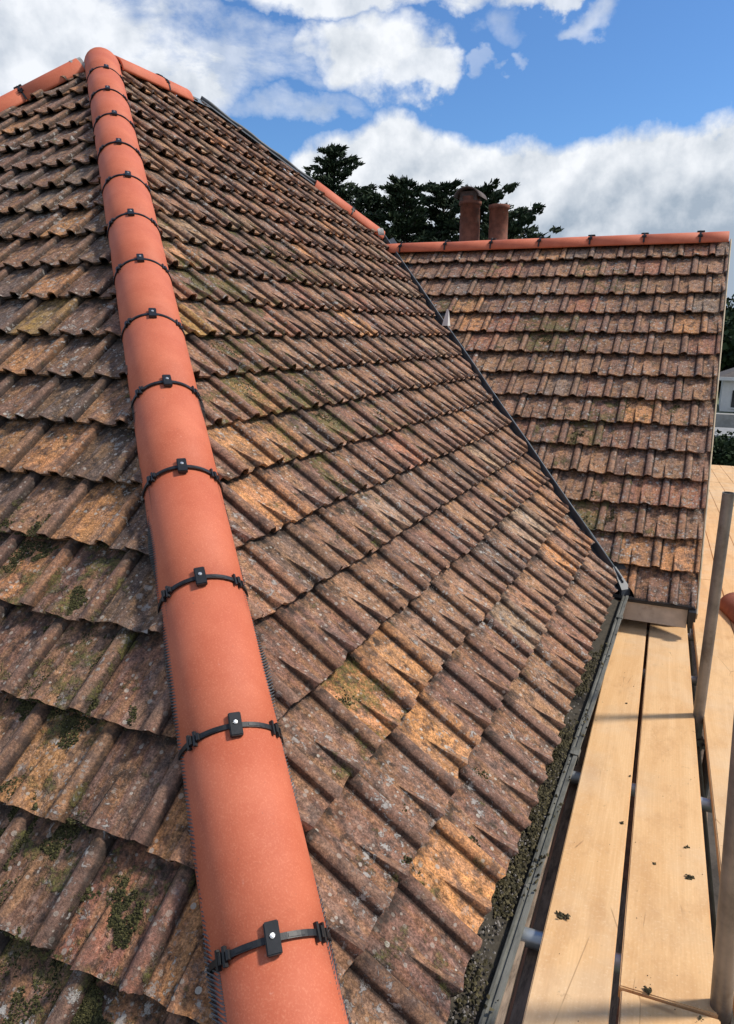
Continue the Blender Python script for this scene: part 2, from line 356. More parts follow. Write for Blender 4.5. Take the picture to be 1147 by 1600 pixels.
TM = tile_material('weathered_tile', False); TMS = tile_material('weathered_tile_far', True)
TERRA = terracotta(); BOARD = board_mat()
BLACK = plain('black_plastic', (.016, .017, .019), .45, .2, 60, bumpd=.0005)
GREYPL = plain('valley_grey', (.085, .092, .100), .5, .25, 14, bumpd=.001, dirt=(.10, .09, .08))
LEAD = plain('grey_sheet', (.16, .19, .21), .5, .3, 12, bumpd=.002)
STEEL = plain('galvanised_steel', (.21, .20, .185), .50, .3, 9, metal=.55, bumpd=.001, dirt=(.12, .10, .08))
STEELB = plain('bright_galvanised_steel', (.40, .43, .45), .38, .2, 9, metal=.6, bumpd=.0008)
SCREW = plain('zinc_screw', (.75, .75, .73), .3, .1, 90, metal=.7)
GUTTER = plain('weathered_gutter', (.135, .132, .112), .8, .4, 16, bumpd=.003, dirt=(.055, .055, .030), stretch=(2, .5, 2))
OLDWOOD = plain('weathered_timber', (.26, .195, .145), .85, .4, 10, bumpd=.003, dirt=(.05, .04, .03), stretch=(6, 1, 6))
PAINT = plain('grey_painted_board', (.46, .40, .34), .6, .15, 12, bumpd=.001, dirt=(.25, .19, .14))
CREAM = plain('cream_painted_verge', (.50, .39, .26), .6, .2, 14, bumpd=.001, dirt=(.35, .30, .12))
MORTAR = plain('grey_mortar', (.34, .33, .31), .9, .25, 40, bumpd=.004)
UNDER = plain('black_underlay', (.018, .018, .020), .8, .3, 20)
MOSS = leafmat('moss', (.012, .012, .005), (.125, .115, .042))
MOSSD = leafmat('dry_moss', (.020, .018, .010), (.165, .135, .065))
PEBBLE = leafmat('grit', (.07, .055, .045), (.42, .38, .33))
CONIF = leafmat('conifer_needles', (.010, .022, .012), (.070, .100, .048))
BARK = plain('bark', (.07, .055, .045), .9, .3, 6, bumpd=.02)
DULLT = plain('dull_terracotta', (.30, .10, .06), .8, .15, 14)
POT = plain('old_terracotta', (.20, .075, .045), .85, .35, 14, bumpd=.004, dirt=(.08, .06, .05))
BRICK = plain('brick', (.25, .12, .08), .9, .35, 12, bumpd=.004, dirt=(.14, .11, .09))
RENDER = plain('white_render', (.66, .65, .62), .8, .08, 2)

# ------------------------------------------------------------------ the three visible roof faces
TH = 0.69942; ct, st = math.cos(TH), math.sin(TH)
class Face:
    def __init__(s, O, ex, ey, k=1.0):
        s.O = Vector(O); s.ex = Vector(ex).normalized(); s.ey = Vector(ey).normalized(); s.n = s.ex.cross(s.ey).normalized(); s.k = k
    def P(s, a, v, h=0.): return s.O + s.ex * (a * G) + s.ey * (v * G * s.k) + s.n * h
    def mat(s, a, v, h=0.):
        M = Matrix.Identity(4); p = s.P(a, v, h)
        for i in range(3): M[i][0], M[i][1], M[i][2], M[i][3] = s.ex[i], s.ey[i], s.n[i], p[i]
        return M
FR = Face((0, 0, 0), (0, 1, 0), (-ct, 0, st))
FL = Face((0, 0, 0), (1, 0, 0), (0, ct, st))
FW = Face((0, 3.6246, -.0868), (.99987, .01582, 0), (-.01204, .76086, .64880), .96877)
BW = 8.19                                   # width of the main roof
VA = BW / G / 2 / ct                        # courses up to its ridge
YF = (14.498 + 30 * ct) * G                 # far end of the main roof at eave level
# valley line = FR meets FW
vd = FR.n.cross(FW.n).normalized()
if vd.z < 0: vd = -vd
A_ = np.array([list(FR.n), list(FW.n), [0, 0, 1]]); b_ = np.array([FR.n.dot(FR.O), FW.n.dot(FW.O), 0])
VF = Vector(np.linalg.solve(A_, b_))        # valley foot at z=0
vh = Vector((vd.x, vd.y, 0)).normalized(); vn = Vector((0, 0, 1)).cross(vh)    # horizontal normal
if vn.dot(Vector((1, 1, 0))) < 0: vn = -vn # points to the wing side
hipn = Vector((1, 1, 0)).normalized()
farn = Vector((1, -1, 0)).normalized()      # keeps the near side of the far hip
W_TOP = 15.02; W_EDGE = 1.86

# ------------------------------------------------------------------ tile shapes
W = 1.0 * G
def tile_geo(seed, thick=.012, roll=.030, tap=.027, slope=.028):
    rr = random.Random(seed)
    xs = [0, .14, .28, .285, .33, .40, .48, .585, .69, .79, .805, .83, .865, .90, .935, .97, .998]
    TPR = {3: 0, 4: .040, 5: .11, 6: .20, 7: .30}
    ys = [0, .2, .4, .58, 1.22]
    wob = [rr.uniform(-.0016, .0016) for _ in xs]; ez = [rr.uniform(-.004, .004) for _ in xs]
    tl = rr.uniform(.52, .60)
    def hz(x, y, i):
        h = 0.0
        if x > .79:
            t = (x - .895) / .105; h = roll * math.sqrt(max(0, 1 - t * t)) if abs(t) < 1 else 0
            h *= 1.0 - .12 * y
        r = max(0., 1 - y / tl)
        if r > 0 and i in TPR: h += tap * r ** .85 * {3: 0, 4: 1, 5: .86, 6: .40, 7: 0}[i]
        return h - slope * y
    v = []; f = []; sm = []; tc_ = []
    nx, ny = len(xs), len(ys)
    for j, y in enumerate(ys):
        for i, x in enumerate(xs):
            r = max(0., 1 - y / tl)
            if i in TPR: x = .285 + TPR[i] * max(r, .30)
            yy = y * G + (ez[i] if j == 0 else 0)
            v.append((x * W, yy, hz(x, y, i) + wob[i] * (1 if y < 1 else 0))); tc_.append((x * W, yy, max(0, hz(x, y, i) + slope * y)))
    for j in range(ny - 1):
        for i in range(nx - 1):
            a = j * nx + i; f.append((a, a + 1, a + nx + 1, a + nx)); sm.append(not (i == 3 and j < 3 or i == 9))
    # lower edge
    b0 = len(v)
    for i in range(nx): v.append(v[i]); tc_.append(tc_[i])
    for i in range(nx):
        p = v[i]; d = thick * (1.0 + (.15 if xs[i] < .79 else -.25)); v.append((p[0], p[1] + .003, p[2] - d)); tc_.append((p[0], p[1], 0))
    for i in range(nx - 1): f.append((b0 + i, b0 + nx + i, b0 + nx + i + 1, b0 + i + 1)); sm.append(False)
    # side by the roll and the other side
    for i, sgn in ((nx - 1, 1), (0, -1)):
        s0 = len(v)
        for j in range(ny):
            p = v[j * nx + i]; v.append(p); tc_.append(tc_[j * nx + i]); v.append((p[0], p[1], p[2] - thick)); tc_.append((p[0], p[1], 0))
        for j in range(ny - 1):
            q = (s0 + 2 * j, s0 + 2 * j + 1, s0 + 2 * j + 3, s0 + 2 * j + 2); f.append(q if sgn > 0 else tuple(reversed(q))); sm.append(False)
    # a chipped corner now and then
    if rr.random() < .35:
        i0 = rr.choice([1, 2, 5, 7, 8]);
        for i in (i0, i0 + 1):
            for q in (i, b0 + i, b0 + nx + i): v[q] = (v[q][0], v[q][1] + rr.uniform(.006, .014), v[q][2])
    return v, f, sm, tc_
def tile_mesh(geo, name='tile'):
    v, f, sm, tc_ = geo; me = bpy.data.meshes.new(name); me.from_pydata(v, [], f); me.polygons.foreach_set('use_smooth', sm)
    at = me.attributes.new('tc', 'FLOAT_VECTOR', 'POINT'); at.data.foreach_set('vector', [x for t in tc_ for x in t]); me.update(); return me
NVAR = 14
GEOS = [tile_geo(100 + i) for i in range(NVAR)]
VAR = [tile_mesh(g) for g in GEOS]
VAR += [tile_mesh(tile_geo(300 + i, .012, .020, .013, .034)) for i in range(NVAR)]       # flatter tiles of the wing
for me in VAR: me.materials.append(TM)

PAL = {   # real clay colours of the individual tiles
    'plum': (.138, .062, .043), 'brown': (.178, .086, .054), 'tan': (.255, .132, .076), 'orange': (.43, .195, .075),
    'dark': (.060, .045, .040), 'pale': (.30, .215, .145), 'red': (.27, .095, .060), 'yellow': (.33, .20, .05), 'grey': (.14, .115, .10)}
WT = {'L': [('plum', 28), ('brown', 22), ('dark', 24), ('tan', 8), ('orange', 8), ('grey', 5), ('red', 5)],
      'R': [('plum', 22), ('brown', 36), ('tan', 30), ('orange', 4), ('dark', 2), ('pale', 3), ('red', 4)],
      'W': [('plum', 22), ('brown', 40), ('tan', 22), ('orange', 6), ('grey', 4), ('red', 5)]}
HOT = {  # tiles one can pick out: (position along the face, course, colour)
    'R': [(4.53, 2.49, 'orange'), (5.6, 2.47, 'orange'), (4.85, 1.53, 'orange'), (3.79, .4, 'orange'), (5.55, 5.45, 'orange'), (6.06, 6.65, 'orange'), (8.13, 9.31, 'yellow'),
          (3.3, 3.15, 'plum'), (14.24, 2.36, 'tan'), (8.64, 2.12, 'tan'), (13.91, 2.69, 'pale'), (12.9, 2.5, 'pale'), (2.9, 2.4, 'plum'), (4.4, 3.5, 'plum'), (3.7, 3.5, 'plum'), (5.4, 3.5, 'plum'),
          (3.9, 1.5, 'brown'), (2.9, 1.5, 'plum'), (2.8, .5, 'plum'), (6.05, 4.77, 'brown'), (12.5, 1.6, 'orange'), (11.2, 1.6, 'tan'), (10.2, 1.6, 'tan'), (14.9, 9.2, 'orange')],
    'L': [(-4.19, 2.49, 'orange'), (-5.92, 4.48, 'orange'), (-9.39, 8.69, 'orange'), (-7.4, 6.62, 'orange'), (-6.76, 7.33, 'tan'), (-9.75, 9.36, 'yellow'), (-3.07, .71, 'brown'), (-5.44, 5.67, 'orange'),
          (-6.39, 6.59, 'dark'), (-10.45, 12.1, 'dark'), (-7.81, 7.53, 'dark'), (-2.7, 1.5, 'red'), (-3.6, 1.5, 'plum'), (-2.1, 1.5, 'orange'), (-3.3, 2.5, 'plum'), (-2.4, 2.5, 'orange'), (-5.1, 3.5, 'tan'), (-4.1, 3.5, 'plum'), (-5.0, 4.5, 'plum')],
    'W': [(1.07, 1.2, 'orange'), (.37, .7, 'tan'), (.47, 11.92, 'tan'), (-.13, 6.55, 'orange'), (-.59, 4.48, 'tan'), (-9.62, 14.27, 'orange'), (-.3, .5, 'orange')]}
MOSSY = {  # where the moss grows thick: (along, course, radius, amount)
    'R': [(4.13, 2.58, .45, .8), (2.95, .87, .4, .7), (8.8, 8.71, .8, .8), (7.81, 7.43, .9, .9), (9.62, 7.4, 1.2, .7), (10.09, 10.62, 1.2, .8), (14.6, 12.1, 1.3, .6), (11.56, 6.6, .8, .6), (6.8, 8.0, .6, .5), (22.0, 13.0, 2.0, .3), (9, 14, 2, .5), (7.9, 5.1, .5, .6), (13.0, 4.0, .7, .3)],
    'L': [(-4.18, 1.85, .6, .9), (-3.2, 1.5, .4, .8), (-2.6, 1.44, .4, .9), (-3.37, .71, .6, .9), (-2.89, .76, .5, .9), (-5.36, 4.16, .55, .9), (-4.7, 3.75, .5, .8), (-4.83, 2.92, .4, .8), (-6.5, 4.85, .5, .6), (-3.75, 3.05, .3, .6)],
    'W': [(-.8, 2.2, .6, .9), (.4, 2.4, .4, .5), (-1.8, 5.4, .8, .8), (-3.4, 9.8, 1, .8), (-.6, 6.6, .6, .6), (-7.5, 11, .8, .5), (.9, 7.2, .5, .6), (-2, 12.8, 1, .5), (-6, 13.8, 1, .4), (-.2, 3.4, .4, .5)]}
def tile_colour(fc, a, v):
    best = None
    for (ha, hv, c) in HOT[fc]:
        if abs(v + .5 - hv) < .52 and abs(a + .5 - ha) < .52: best = c
    if best is None:
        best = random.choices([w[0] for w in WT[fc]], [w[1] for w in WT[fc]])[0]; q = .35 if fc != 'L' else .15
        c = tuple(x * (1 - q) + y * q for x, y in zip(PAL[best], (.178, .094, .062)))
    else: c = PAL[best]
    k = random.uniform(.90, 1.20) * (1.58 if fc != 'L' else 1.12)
    mo = 0
    for (ma, mv, r, s) in MOSSY[fc]:
        d = math.hypot(a + .5 - ma, v + .5 - mv); mo = max(mo, s * (.72 if fc == 'L' else 1) * max(0, 1 - max(0, d - r * .6) / (r * .9 + .2)))
    return (c[0] * k * random.uniform(.98, 1.10), c[1] * k, c[2] * k * random.uniform(.84, .98), min(1, mo + random.uniform(-.05, .12)))

def to_px(p):
    d = Vector(p) - CAM; z = d.dot(fwd)
    if z < .05: return None
    return PPX + FPX * d.dot(right) / z, PPY - FPX * d.dot(up) / z, z
def lay(fc, F, rows, a0, keep, planes, margin):
    """rows of tiles; planes are (point, normal) and cut off whatever lies on the side the normal points to"""
    out = []
    for k in rows:
        lo, hi = keep(k)
        base = a0[k % 2]
        i0 = math.floor(lo - base) - 1; i1 = math.ceil(hi - base) + 1
        for i in range(i0, i1):
            a = base + i
            if a + 1 < lo - .1 or a > hi + .1: continue
            ja, jv, jt, jh = random.uniform(-.008, .008), random.uniform(-.03, .03), random.uniform(-.014, .014), random.uniform(0, .004)
            M = F.mat(a + ja, k + jv, jh) @ Matrix.Rotation(jt, 4, 'Z') @ Matrix.Rotation(random.uniform(-.006, .006), 4, 'Y')
            ctr = F.P(a + .5, k + .5)
            q = to_px(ctr)
            if q is None: continue
            mg = margin
            if not (-mg < q[0] < 1147 + mg and -mg < q[1] < 1600 + mg): continue
            inside = -20 < q[0] < 1167 and -20 < q[1] < 1620
            size = FPX / q[2] * G * abs((ctr - CAM).normalized().dot(F.n)) ** .5
            vi = random.randrange(NVAR) + (NVAR if fc == 'W' else 0)
            corners = [M @ Vector((x * W, y * G, 0)) for x in (0, 1) for y in (0, 1.22)]
            cut = []; gone = False
            for (pt, n) in planes:
                ds = [(c - pt).dot(n) for c in corners]
                if min(ds) > 0: gone = True; break
                if max(ds) > 0: cut.append((pt, n))
            if gone: continue
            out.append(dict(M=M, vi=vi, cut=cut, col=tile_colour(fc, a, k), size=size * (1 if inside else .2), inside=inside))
    return out
def cut_bm(t):
    bm = bmesh.new(); bm.from_mesh(VAR[t['vi']]); bmesh.ops.transform(bm, matrix=t['M'], verts=bm.verts[:])
    for pt, n in t['cut']:
        bmesh.ops.bisect_plane(bm, geom=bm.verts[:] + bm.edges[:] + bm.faces[:], plane_co=pt, plane_no=n, clear_outer=True)
    return bm
def place(tiles, parent_of):
    for t, par in [(t, parent_of) for t in tiles]:
        if t['cut']:
            bm = cut_bm(t)
            if len(bm.faces) < 2: bm.free(); continue
            bmesh.ops.transform(bm, matrix=t['M'].inverted(), verts=bm.verts[:])
            me = bpy.data.meshes.new('tile'); bm.to_mesh(me); bm.free()
            if not me.materials: me.materials.append(TM)
        else: me = VAR[t['vi']]
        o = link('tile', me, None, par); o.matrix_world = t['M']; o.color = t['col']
def place_stuff(tiles, par):
    if not tiles: return
    vs, fs, sm, tcs, cols = [], [], [], [], []
    for t in tiles:
        bm = cut_bm(t); lay_ = bm.verts.layers.float_vector['tc']; b0 = len(vs); bm.verts.index_update()
        for v in bm.verts: vs.append(tuple(v.co)); tcs += list(v[lay_]); cols += list(t['col'])
        for f in bm.faces: fs.append(tuple(v.index + b0 for v in f.verts)); sm.append(f.smooth)
        bm.free()
    me = bpy.data.meshes.new('tile_field'); me.from_pydata(vs, [], fs); me.polygons.foreach_set('use_smooth', sm)
    me.attributes.new('tc', 'FLOAT_VECTOR', 'POINT').data.foreach_set('vector', tcs)
    me.attributes.new('tilecol', 'FLOAT_COLOR', 'POINT').data.foreach_set('color', cols); me.update()
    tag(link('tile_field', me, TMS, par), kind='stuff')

# ------------------------------------------------------------------ setting: ground, hill
GZ = -5.0
gm = plain('grass_ground', (.060, .075, .030), .95, .4, .6, bumpd=.05, dirt=(.10, .085, .06))
b = MB(); b.add([(-900, -300, GZ), (900, -300, GZ), (900, 1500, GZ), (-900, 1500, GZ)], [(0, 1, 2, 3)])
tag(b.build('ground', gm), kind='structure')
yard = MB(); yard.add([(-2, -6, GZ + .004), (9, -6, GZ + .004), (9, 22, GZ + .004), (-2, 22, GZ + .004)], [(0, 1, 2, 3)])
tag(yard.build('yard', plain('yard_earth', (.07, .06, .05), .95, .5, 1.5, bumpd=.03, dirt=(.03, .035, .02))), kind='structure')
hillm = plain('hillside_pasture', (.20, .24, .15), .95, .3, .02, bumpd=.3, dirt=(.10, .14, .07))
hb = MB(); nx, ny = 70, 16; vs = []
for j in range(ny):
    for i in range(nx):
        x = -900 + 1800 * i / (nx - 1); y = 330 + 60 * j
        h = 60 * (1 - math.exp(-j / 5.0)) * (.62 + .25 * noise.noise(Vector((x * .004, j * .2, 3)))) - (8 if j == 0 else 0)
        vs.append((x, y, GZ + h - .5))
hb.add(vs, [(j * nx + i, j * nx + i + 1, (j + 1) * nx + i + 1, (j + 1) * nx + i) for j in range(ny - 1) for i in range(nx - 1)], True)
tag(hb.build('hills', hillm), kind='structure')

# ------------------------------------------------------------------ main house
house = empty('house', 'main house with steep hipped roof of old clay tiles and bright new terracotta hip tiles', 'house', (0, 0, GZ))
wing = empty('house_wing', 'smaller tiled wing behind, meeting the main roof in a valley, gable at the right', 'house wing', (0, 3.62, GZ))
def child(o, par):
    o.parent = par; o.matrix_parent_inverse = Matrix.Translation(par.location).inverted(); return o
bpy.context.view_layer.update()
DE = -.045
apx = Vector((-BW / 2, BW / 2, VA * G * st)); rend = Vector((-BW / 2, YF - BW / 2, apx.z))
dz = Vector((0, 0, DE / ct))
def face_obj(name, pts, par, label=None):
    b = MB(); n = len(pts); low = [Vector(p) - Vector((0, 0, .05)) for p in pts]
    b.add([Vector(p) for p in pts] + low, [tuple(range(n)), tuple(reversed(range(n, 2 * n)))] + [(i, n + i, n + (i + 1) % n, (i + 1) % n) for i in range(n)])
    o = b.build(name, UNDER, None); child(o, par)
    if label: o['label'] = label
    return o
c0, c1, c2, c3 = Vector((0, 0, 0)), Vector((0, YF, 0)), Vector((-BW, YF, 0)), Vector((-BW, 0, 0))
JN = FR.P(0, 15.0); JN.y = (14.498 + 15 * ct) * G
slopeR = face_obj('roof_slope', [FR.P(.3 * ct, .3) + dz, FR.P(VF.y / G + .3 * ct, .3) + dz, JN + dz, rend + dz, apx + dz], house, 'long right-hand tiled slope running back to the valley')
slopeL = face_obj('roof_slope', [c3 + dz, c0 + dz, apx + dz], house, 'left-hand tiled hip end with dark mossy tiles')
face_obj('roof_slope', [c2 + dz, c3 + dz, apx + dz, rend + dz], house, 'rear slope of the main roof')
face_obj('roof_slope', [c1 + dz, c2 + dz, rend + dz, JN + dz], house, 'far hip end of the main roof')
w = MB(); w.box((-BW + .25, .25, GZ), (-.22, YF - .25, -.10)); child(w.build('wall', BRICK), house)

vpl_R = (VF - vn * .026, vn)
planes_R = [(Vector((0, 0, 0)) + hipn * .02, -hipn), vpl_R, (Vector((0, YF, 0)) + farn * .05, -farn), (Vector((-BW / 2 + .01, 0, 0)), Vector((-1, 0, 0)))]
def keepR(k): return k * ct - 1, max((14.6 + k * ct) if k < 15 else YF / G - k * ct, 0) + 1
tR = lay('R', FR, range(0, 22), (.97 - 1, .45 - 1), keepR, planes_R, 130)
planes_L = [(Vector((0, 0, 0)) - hipn * .02, hipn), (Vector((-BW, 0, 0)), Vector((-1, 1, 0)).normalized())]
def keepL(k): return -(BW / G - k * ct) - .5, -k * ct + 1
tL = lay('L', FL, range(-1, 22), (-2.76 + 0, -2.21 + 0), keepL, planes_L, 420)
allm = sorted([(t, s) for t, s in [(t, slopeR) for t in tR] + [(t, slopeL) for t in tL]], key=lambda q: -q[0]['size'])
print('tiles R', len(tR), 'L', len(tL), 'inside', sum(t['inside'] for t in tR + tL))
LIM = 300
for s in (slopeR, slopeL):
    place([t for t, q in allm[:LIM] if q is s], None if False else s)
    place_stuff([t for t, q in allm[LIM:] if q is s], s)

# ------------------------------------------------------------------ wing
wt0 = FW.P(W_EDGE, W_TOP); wtl = FW.P(-12.2, W_TOP); wb0 = FW.P(W_EDGE, 0)
slopeW = face_obj('roof_slope', [VF - Vector((0, 0, .02)) + dz, FW.P(W_EDGE - .12, 0) + dz, FW.P(W_EDGE - .12, W_TOP) + dz, FW.P(-11.4, W_TOP) + dz], wing, 'front tiled slope of the wing')
yb = wt0.y + (wt0.y - wb0.y)
face_obj('roof_slope', [wt0 + dz, Vector((wb0.x, yb, wb0.z)) + dz, Vector((-8, yb, wb0.z)) + dz, FW.P(-14.5, W_TOP) + dz], wing, 'rear slope of the wing')
planes_W = [(VF + vn * .020, -vn), (FW.P(W_EDGE, 0), FW.ex), (FW.P(0, W_TOP), FW.ey)]
def keepW(k): return -.765 * k - .5, W_EDGE
tW = lay('W', FW, range(0, 15), (.457 - 1, .957 - 1), keepW, planes_W, 130)
place(tW, slopeW); print('tiles W', len(tW))
g = MB()   # gable wall
gx0, gx1 = W_EDGE * G - .25, W_EDGE * G - .045
g.add([(gx1, wb0.y + .2, GZ), (gx1, yb - .2, GZ), (gx1, yb - .2, wb0.z - .08), (gx1, wt0.y, wt0.z - .12), (gx1, wb0.y + .2, wb0.z - .05),
       (gx0, wb0.y + .2, GZ), (gx0, yb - .2, GZ), (gx0, yb - .2, wb0.z - .08), (gx0, wt0.y, wt0.z - .12), (gx0, wb0.y + .2, wb0.z - .05)],
      [(0, 1, 2, 3, 4), (9, 8, 7, 6, 5), (0, 4, 9, 5), (4, 3, 8, 9), (3, 2, 7, 8), (2, 1, 6, 7)])
child(g.build('gable_wall', BRICK), wing)
w = MB(); w.box((-3, wb0.y + .22, GZ), (gx0 - .002, wb0.y + .42, -.3)); child(w.build('wall', BRICK), wing)
vb = MB(); Mx = FW.mat(W_EDGE, 0, 0); L_ = W_TOP * G * FW.k
vb.box((.004, -.03, -.080), (.015, L_, -.014), Mx); child(bevel(vb.build('verge_board', CREAM), .003, 1), wing)
vb = MB(); vb.box((-.10, -.0, -.065), (.002, L_, -.046), Mx); child(vb.build('verge_undercloak', MORTAR), wing)
# fascia under the wing eave, black eave comb and the end of a gutter
fa = MB(); fa.box((-.02, 3.615, -.215), (.425, 3.640, -.095)); child(bevel(fa.build('fascia_board', PAINT), .003, 1), wing)
ec = MB(); ec.box((-.03, 3.600, -.093), (.462, 3.660, -.078))
for i in range(70):
    x = -.03 + i * .007; ec.box((x, 3.603 + random.uniform(-.006, .004), -.080), (x + .0035, 3.612, -.058 + random.uniform(-.012, .004)))
child(ec.build('eave_comb', BLACK), wing)
gt = MB(); gt.box((.428, 3.56, -.15), (.47, 3.63, -.088)); gt.box((.430, 3.585, -.20), (.46, 3.64, -.152)); child(bevel(gt.build('gutter_end', BLACK), .004), wing)

# ------------------------------------------------------------------ hip and ridge tiles
def half_round(name, a, b, upv, par, r=.122, thick=.013, lift=0., seam=True, clip=True, lo=-92, hi=92, r2=None):
    """one half-round tile from a (lower end) to b, crown towards upv, with its strap at the lower end"""
    a = Vector(a); b = Vector(b); d = (b - a).normalized(); upv = (upv - d * upv.dot(d)).normalized(); sx = d.cross(upv).normalized()
    n = 22; L = (b - a).length - .002; r2 = r2 or r - .0015
    rings = [(0, r - .004), (.003, r), (L * .5, (r + r2) / 2 + .0006), (L - .003, r2), (L, r2 - .004)]
    vs = []
    for (y, rr_) in rings:
        for k in range(n + 1):
            t = R_(lo + (hi - lo) * k / n); vs.append((math.sin(t) * rr_, y, math.cos(t) * rr_))
    for (y, rr_) in ((0, r - thick), (L, r2 - thick)):
        for k in range(n + 1):
            t = R_(lo + (hi - lo) * k / n); vs.append((math.sin(t) * rr_, y, math.cos(t) * rr_))
    m = n + 1; fs = []
    for j in range(4): fs += [(j * m + k, j * m + k + 1, (j + 1) * m + k + 1, (j + 1) * m + k) for k in range(n)]
    fs += [(5 * m + k, 5 * m + k + 1, k + 1, k) for k in range(n)] + [(4 * m + k, 4 * m + k + 1, 6 * m + k + 1, 6 * m + k) for k in range(n)]
    fs += [(6 * m + k, 6 * m + k + 1, 5 * m + k + 1, 5 * m + k) for k in range(n)]
    fs += [(0, m, 2 * m, 3 * m, 4 * m, 6 * m, 5 * m), tuple(reversed((n, m + n, 2 * m + n, 3 * m + n, 4 * m + n, 6 * m + n, 5 * m + n)))]
    bb = MB(); bb.add(vs, fs, True); 
    M = Matrix.Identity(4); up2 = upv
    for i in range(3): M[i][0], M[i][1], M[i][2], M[i][3] = sx[i], d[i], up2[i], (a + up2 * lift)[i]
    M = M @ Matrix.Rotation(random.uniform(-.008, .008), 4, 'X') @ Matrix.Rotation(random.uniform(-.012, .012), 4, 'Y')
    me = bb.mesh(name)
    o = link(name, me, TERRA, None)
    # a smooth tile with crisp ends
    for p in me.polygons: p.use_smooth = len(p.vertices) == 4 and abs(p.normal.y) < .5
    o.matrix_world = M; bpy.context.view_layer.update() if False else None
    o.parent = par; o.matrix_parent_inverse = Matrix.Translation(par.location).inverted()
    if clip: strap(o, r)
    return o
STRAPS = {}
def strap(par, r):
    key = round(r, 3)
    if key not in STRAPS:
        s = MB(); n = 26; w2 = .0065
        def arc(t0, t1, rr_, hw, th_, nn):
            vs = []
            for k in range(nn + 1):
                t = R_(t0 + (t1 - t0) * k / nn)
                for (y, q) in ((-hw, rr_), (-hw, rr_ + th_), (hw, rr_ + th_), (hw, rr_)): vs.append((math.sin(t) * q, y, math.cos(t) * q))
            s.add(vs, [(k * 4 + i, k * 4 + (i + 1) % 4, k * 4 + 4 + (i + 1) % 4, k * 4 + 4 + i) for k in range(nn) for i in range(4)] + [(3, 2, 1, 0), (nn * 4, nn * 4 + 1, nn * 4 + 2, nn * 4 + 3)])
        arc(-86, 86, r + .0005, w2, .0040, n)
        arc(14, 30, r + .0045, w2 * .6, .0012, 4); arc(-34, -18, r + .0045, w2 * .6, .0012, 4)
        for ang in (-50, 50):       # toothed lugs
            for (da, hw, tt) in ((0, .011, .011), (4.5, .019, .009), (-4.5, .019, .009), (9, .009, .010)):
                arc(ang + da - 1.4, ang + da + 1.4, r, hw, tt, 1)
        k = MB(); Mc = Matrix.Translation((0, 0, r))
        k.box((-.0150, -.031, -.001), (.0150, .031, .013), Mc)
        sc_ = MB(); sc_.tube((0, .003, r + .012), (0, .003, r + .0155), .0052, n=12); sc_.tube((0, .003, r + .0155), (0, .003, r + .017), .0036, n=8)
        kb = k.mesh('clamp_block'); bm = bmesh.new(); bm.from_mesh(kb); bmesh.ops.bevel(bm, geom=bm.edges[:], offset=.0022, segments=2, affect='EDGES'); bm.to_mesh(kb); bm.free()
        ms = s.mesh('strap'); ms.materials.append(BLACK); kb.materials.append(BLACK); mc = sc_.mesh('screw'); mc.materials.append(SCREW)
        STRAPS[key] = (ms, kb, mc)
    Mj = Matrix.Rotation(random.uniform(-.10, .10), 4, 'Y') @ Matrix.Rotation(random.uniform(-.05, .05), 4, 'Z')
    for nm, me in zip(('strap', 'clamp_block', 'screw'), STRAPS[key]):
        o = link(nm, me, None, par); o.matrix_local = Mj
hd = Vector((-ct, ct, st)).normalized(); hup = Vector((hipn.x, hipn.y, 0)); hup = hd.cross(Vector((1, 1, 0)).normalized()); hup = hup if hup.z > 0 else -hup
HR = .125; HAX = -.074
def hp(v): return Vector((-v * ct * G, v * ct * G, v * st * G)) + Vector((0, 0, HAX))
Q0, Q = 1.7561, 1.5081
for i in range(-2, 13):
    v0 = Q0 + Q * i; v1 = v0 + Q
    if v0 < -.6: v0 = -.6
    v1 = min(v1, VA - .05)
    half_round('hip_tile', hp(v0), hp(v1), hup, house, HR, clip=(i > -2), lift=0)
# rounded cap where the hips and the ridge meet
cap = MB(); cc = apx + Vector((0, 0, HAX)); 
bmc = bmesh.new(); bmesh.ops.create_uvsphere(bmc, u_segments=24, v_segments=14, radius=HR + .003)
bmesh.ops.bisect_plane(bmc, geom=bmc.verts[:] + bmc.edges[:] + bmc.faces[:], plane_co=(0, 0, -.08), plane_no=(0, 0, -1), clear_outer=True)
me = bpy.data.meshes.new('hip_cap'); bmc.to_mesh(me); bmc.free()
for p in me.polygons: p.use_smooth = True
o = link('hip_cap', me, TERRA); o.location = cc - hd * .02; child(o, house)
mo = MB(); mo.tube(cc + Vector((-.075, -.075, -.05)), cc + Vector((-.125, -.125, -.09)), HR - .022, HR - .016, 20); child(mo.build('mortar_joint', MORTAR), house)
# second hip going down to the left, out of the picture
h2 = Vector((-ct, -ct, -st)).normalized(); h2up = h2.cross(Vector((-1, 1, 0)).normalized()); h2up = h2up if h2up.z > 0 else -h2up
Lr = Q * G * math.sqrt(1 + ct * ct)
for i in range(11):
    top = cc + h2 * (.14 + i * Lr); bot = cc + h2 * (.14 + (i + 1) * Lr)
    half_round('hip_tile', bot, top, h2up, house, .118)
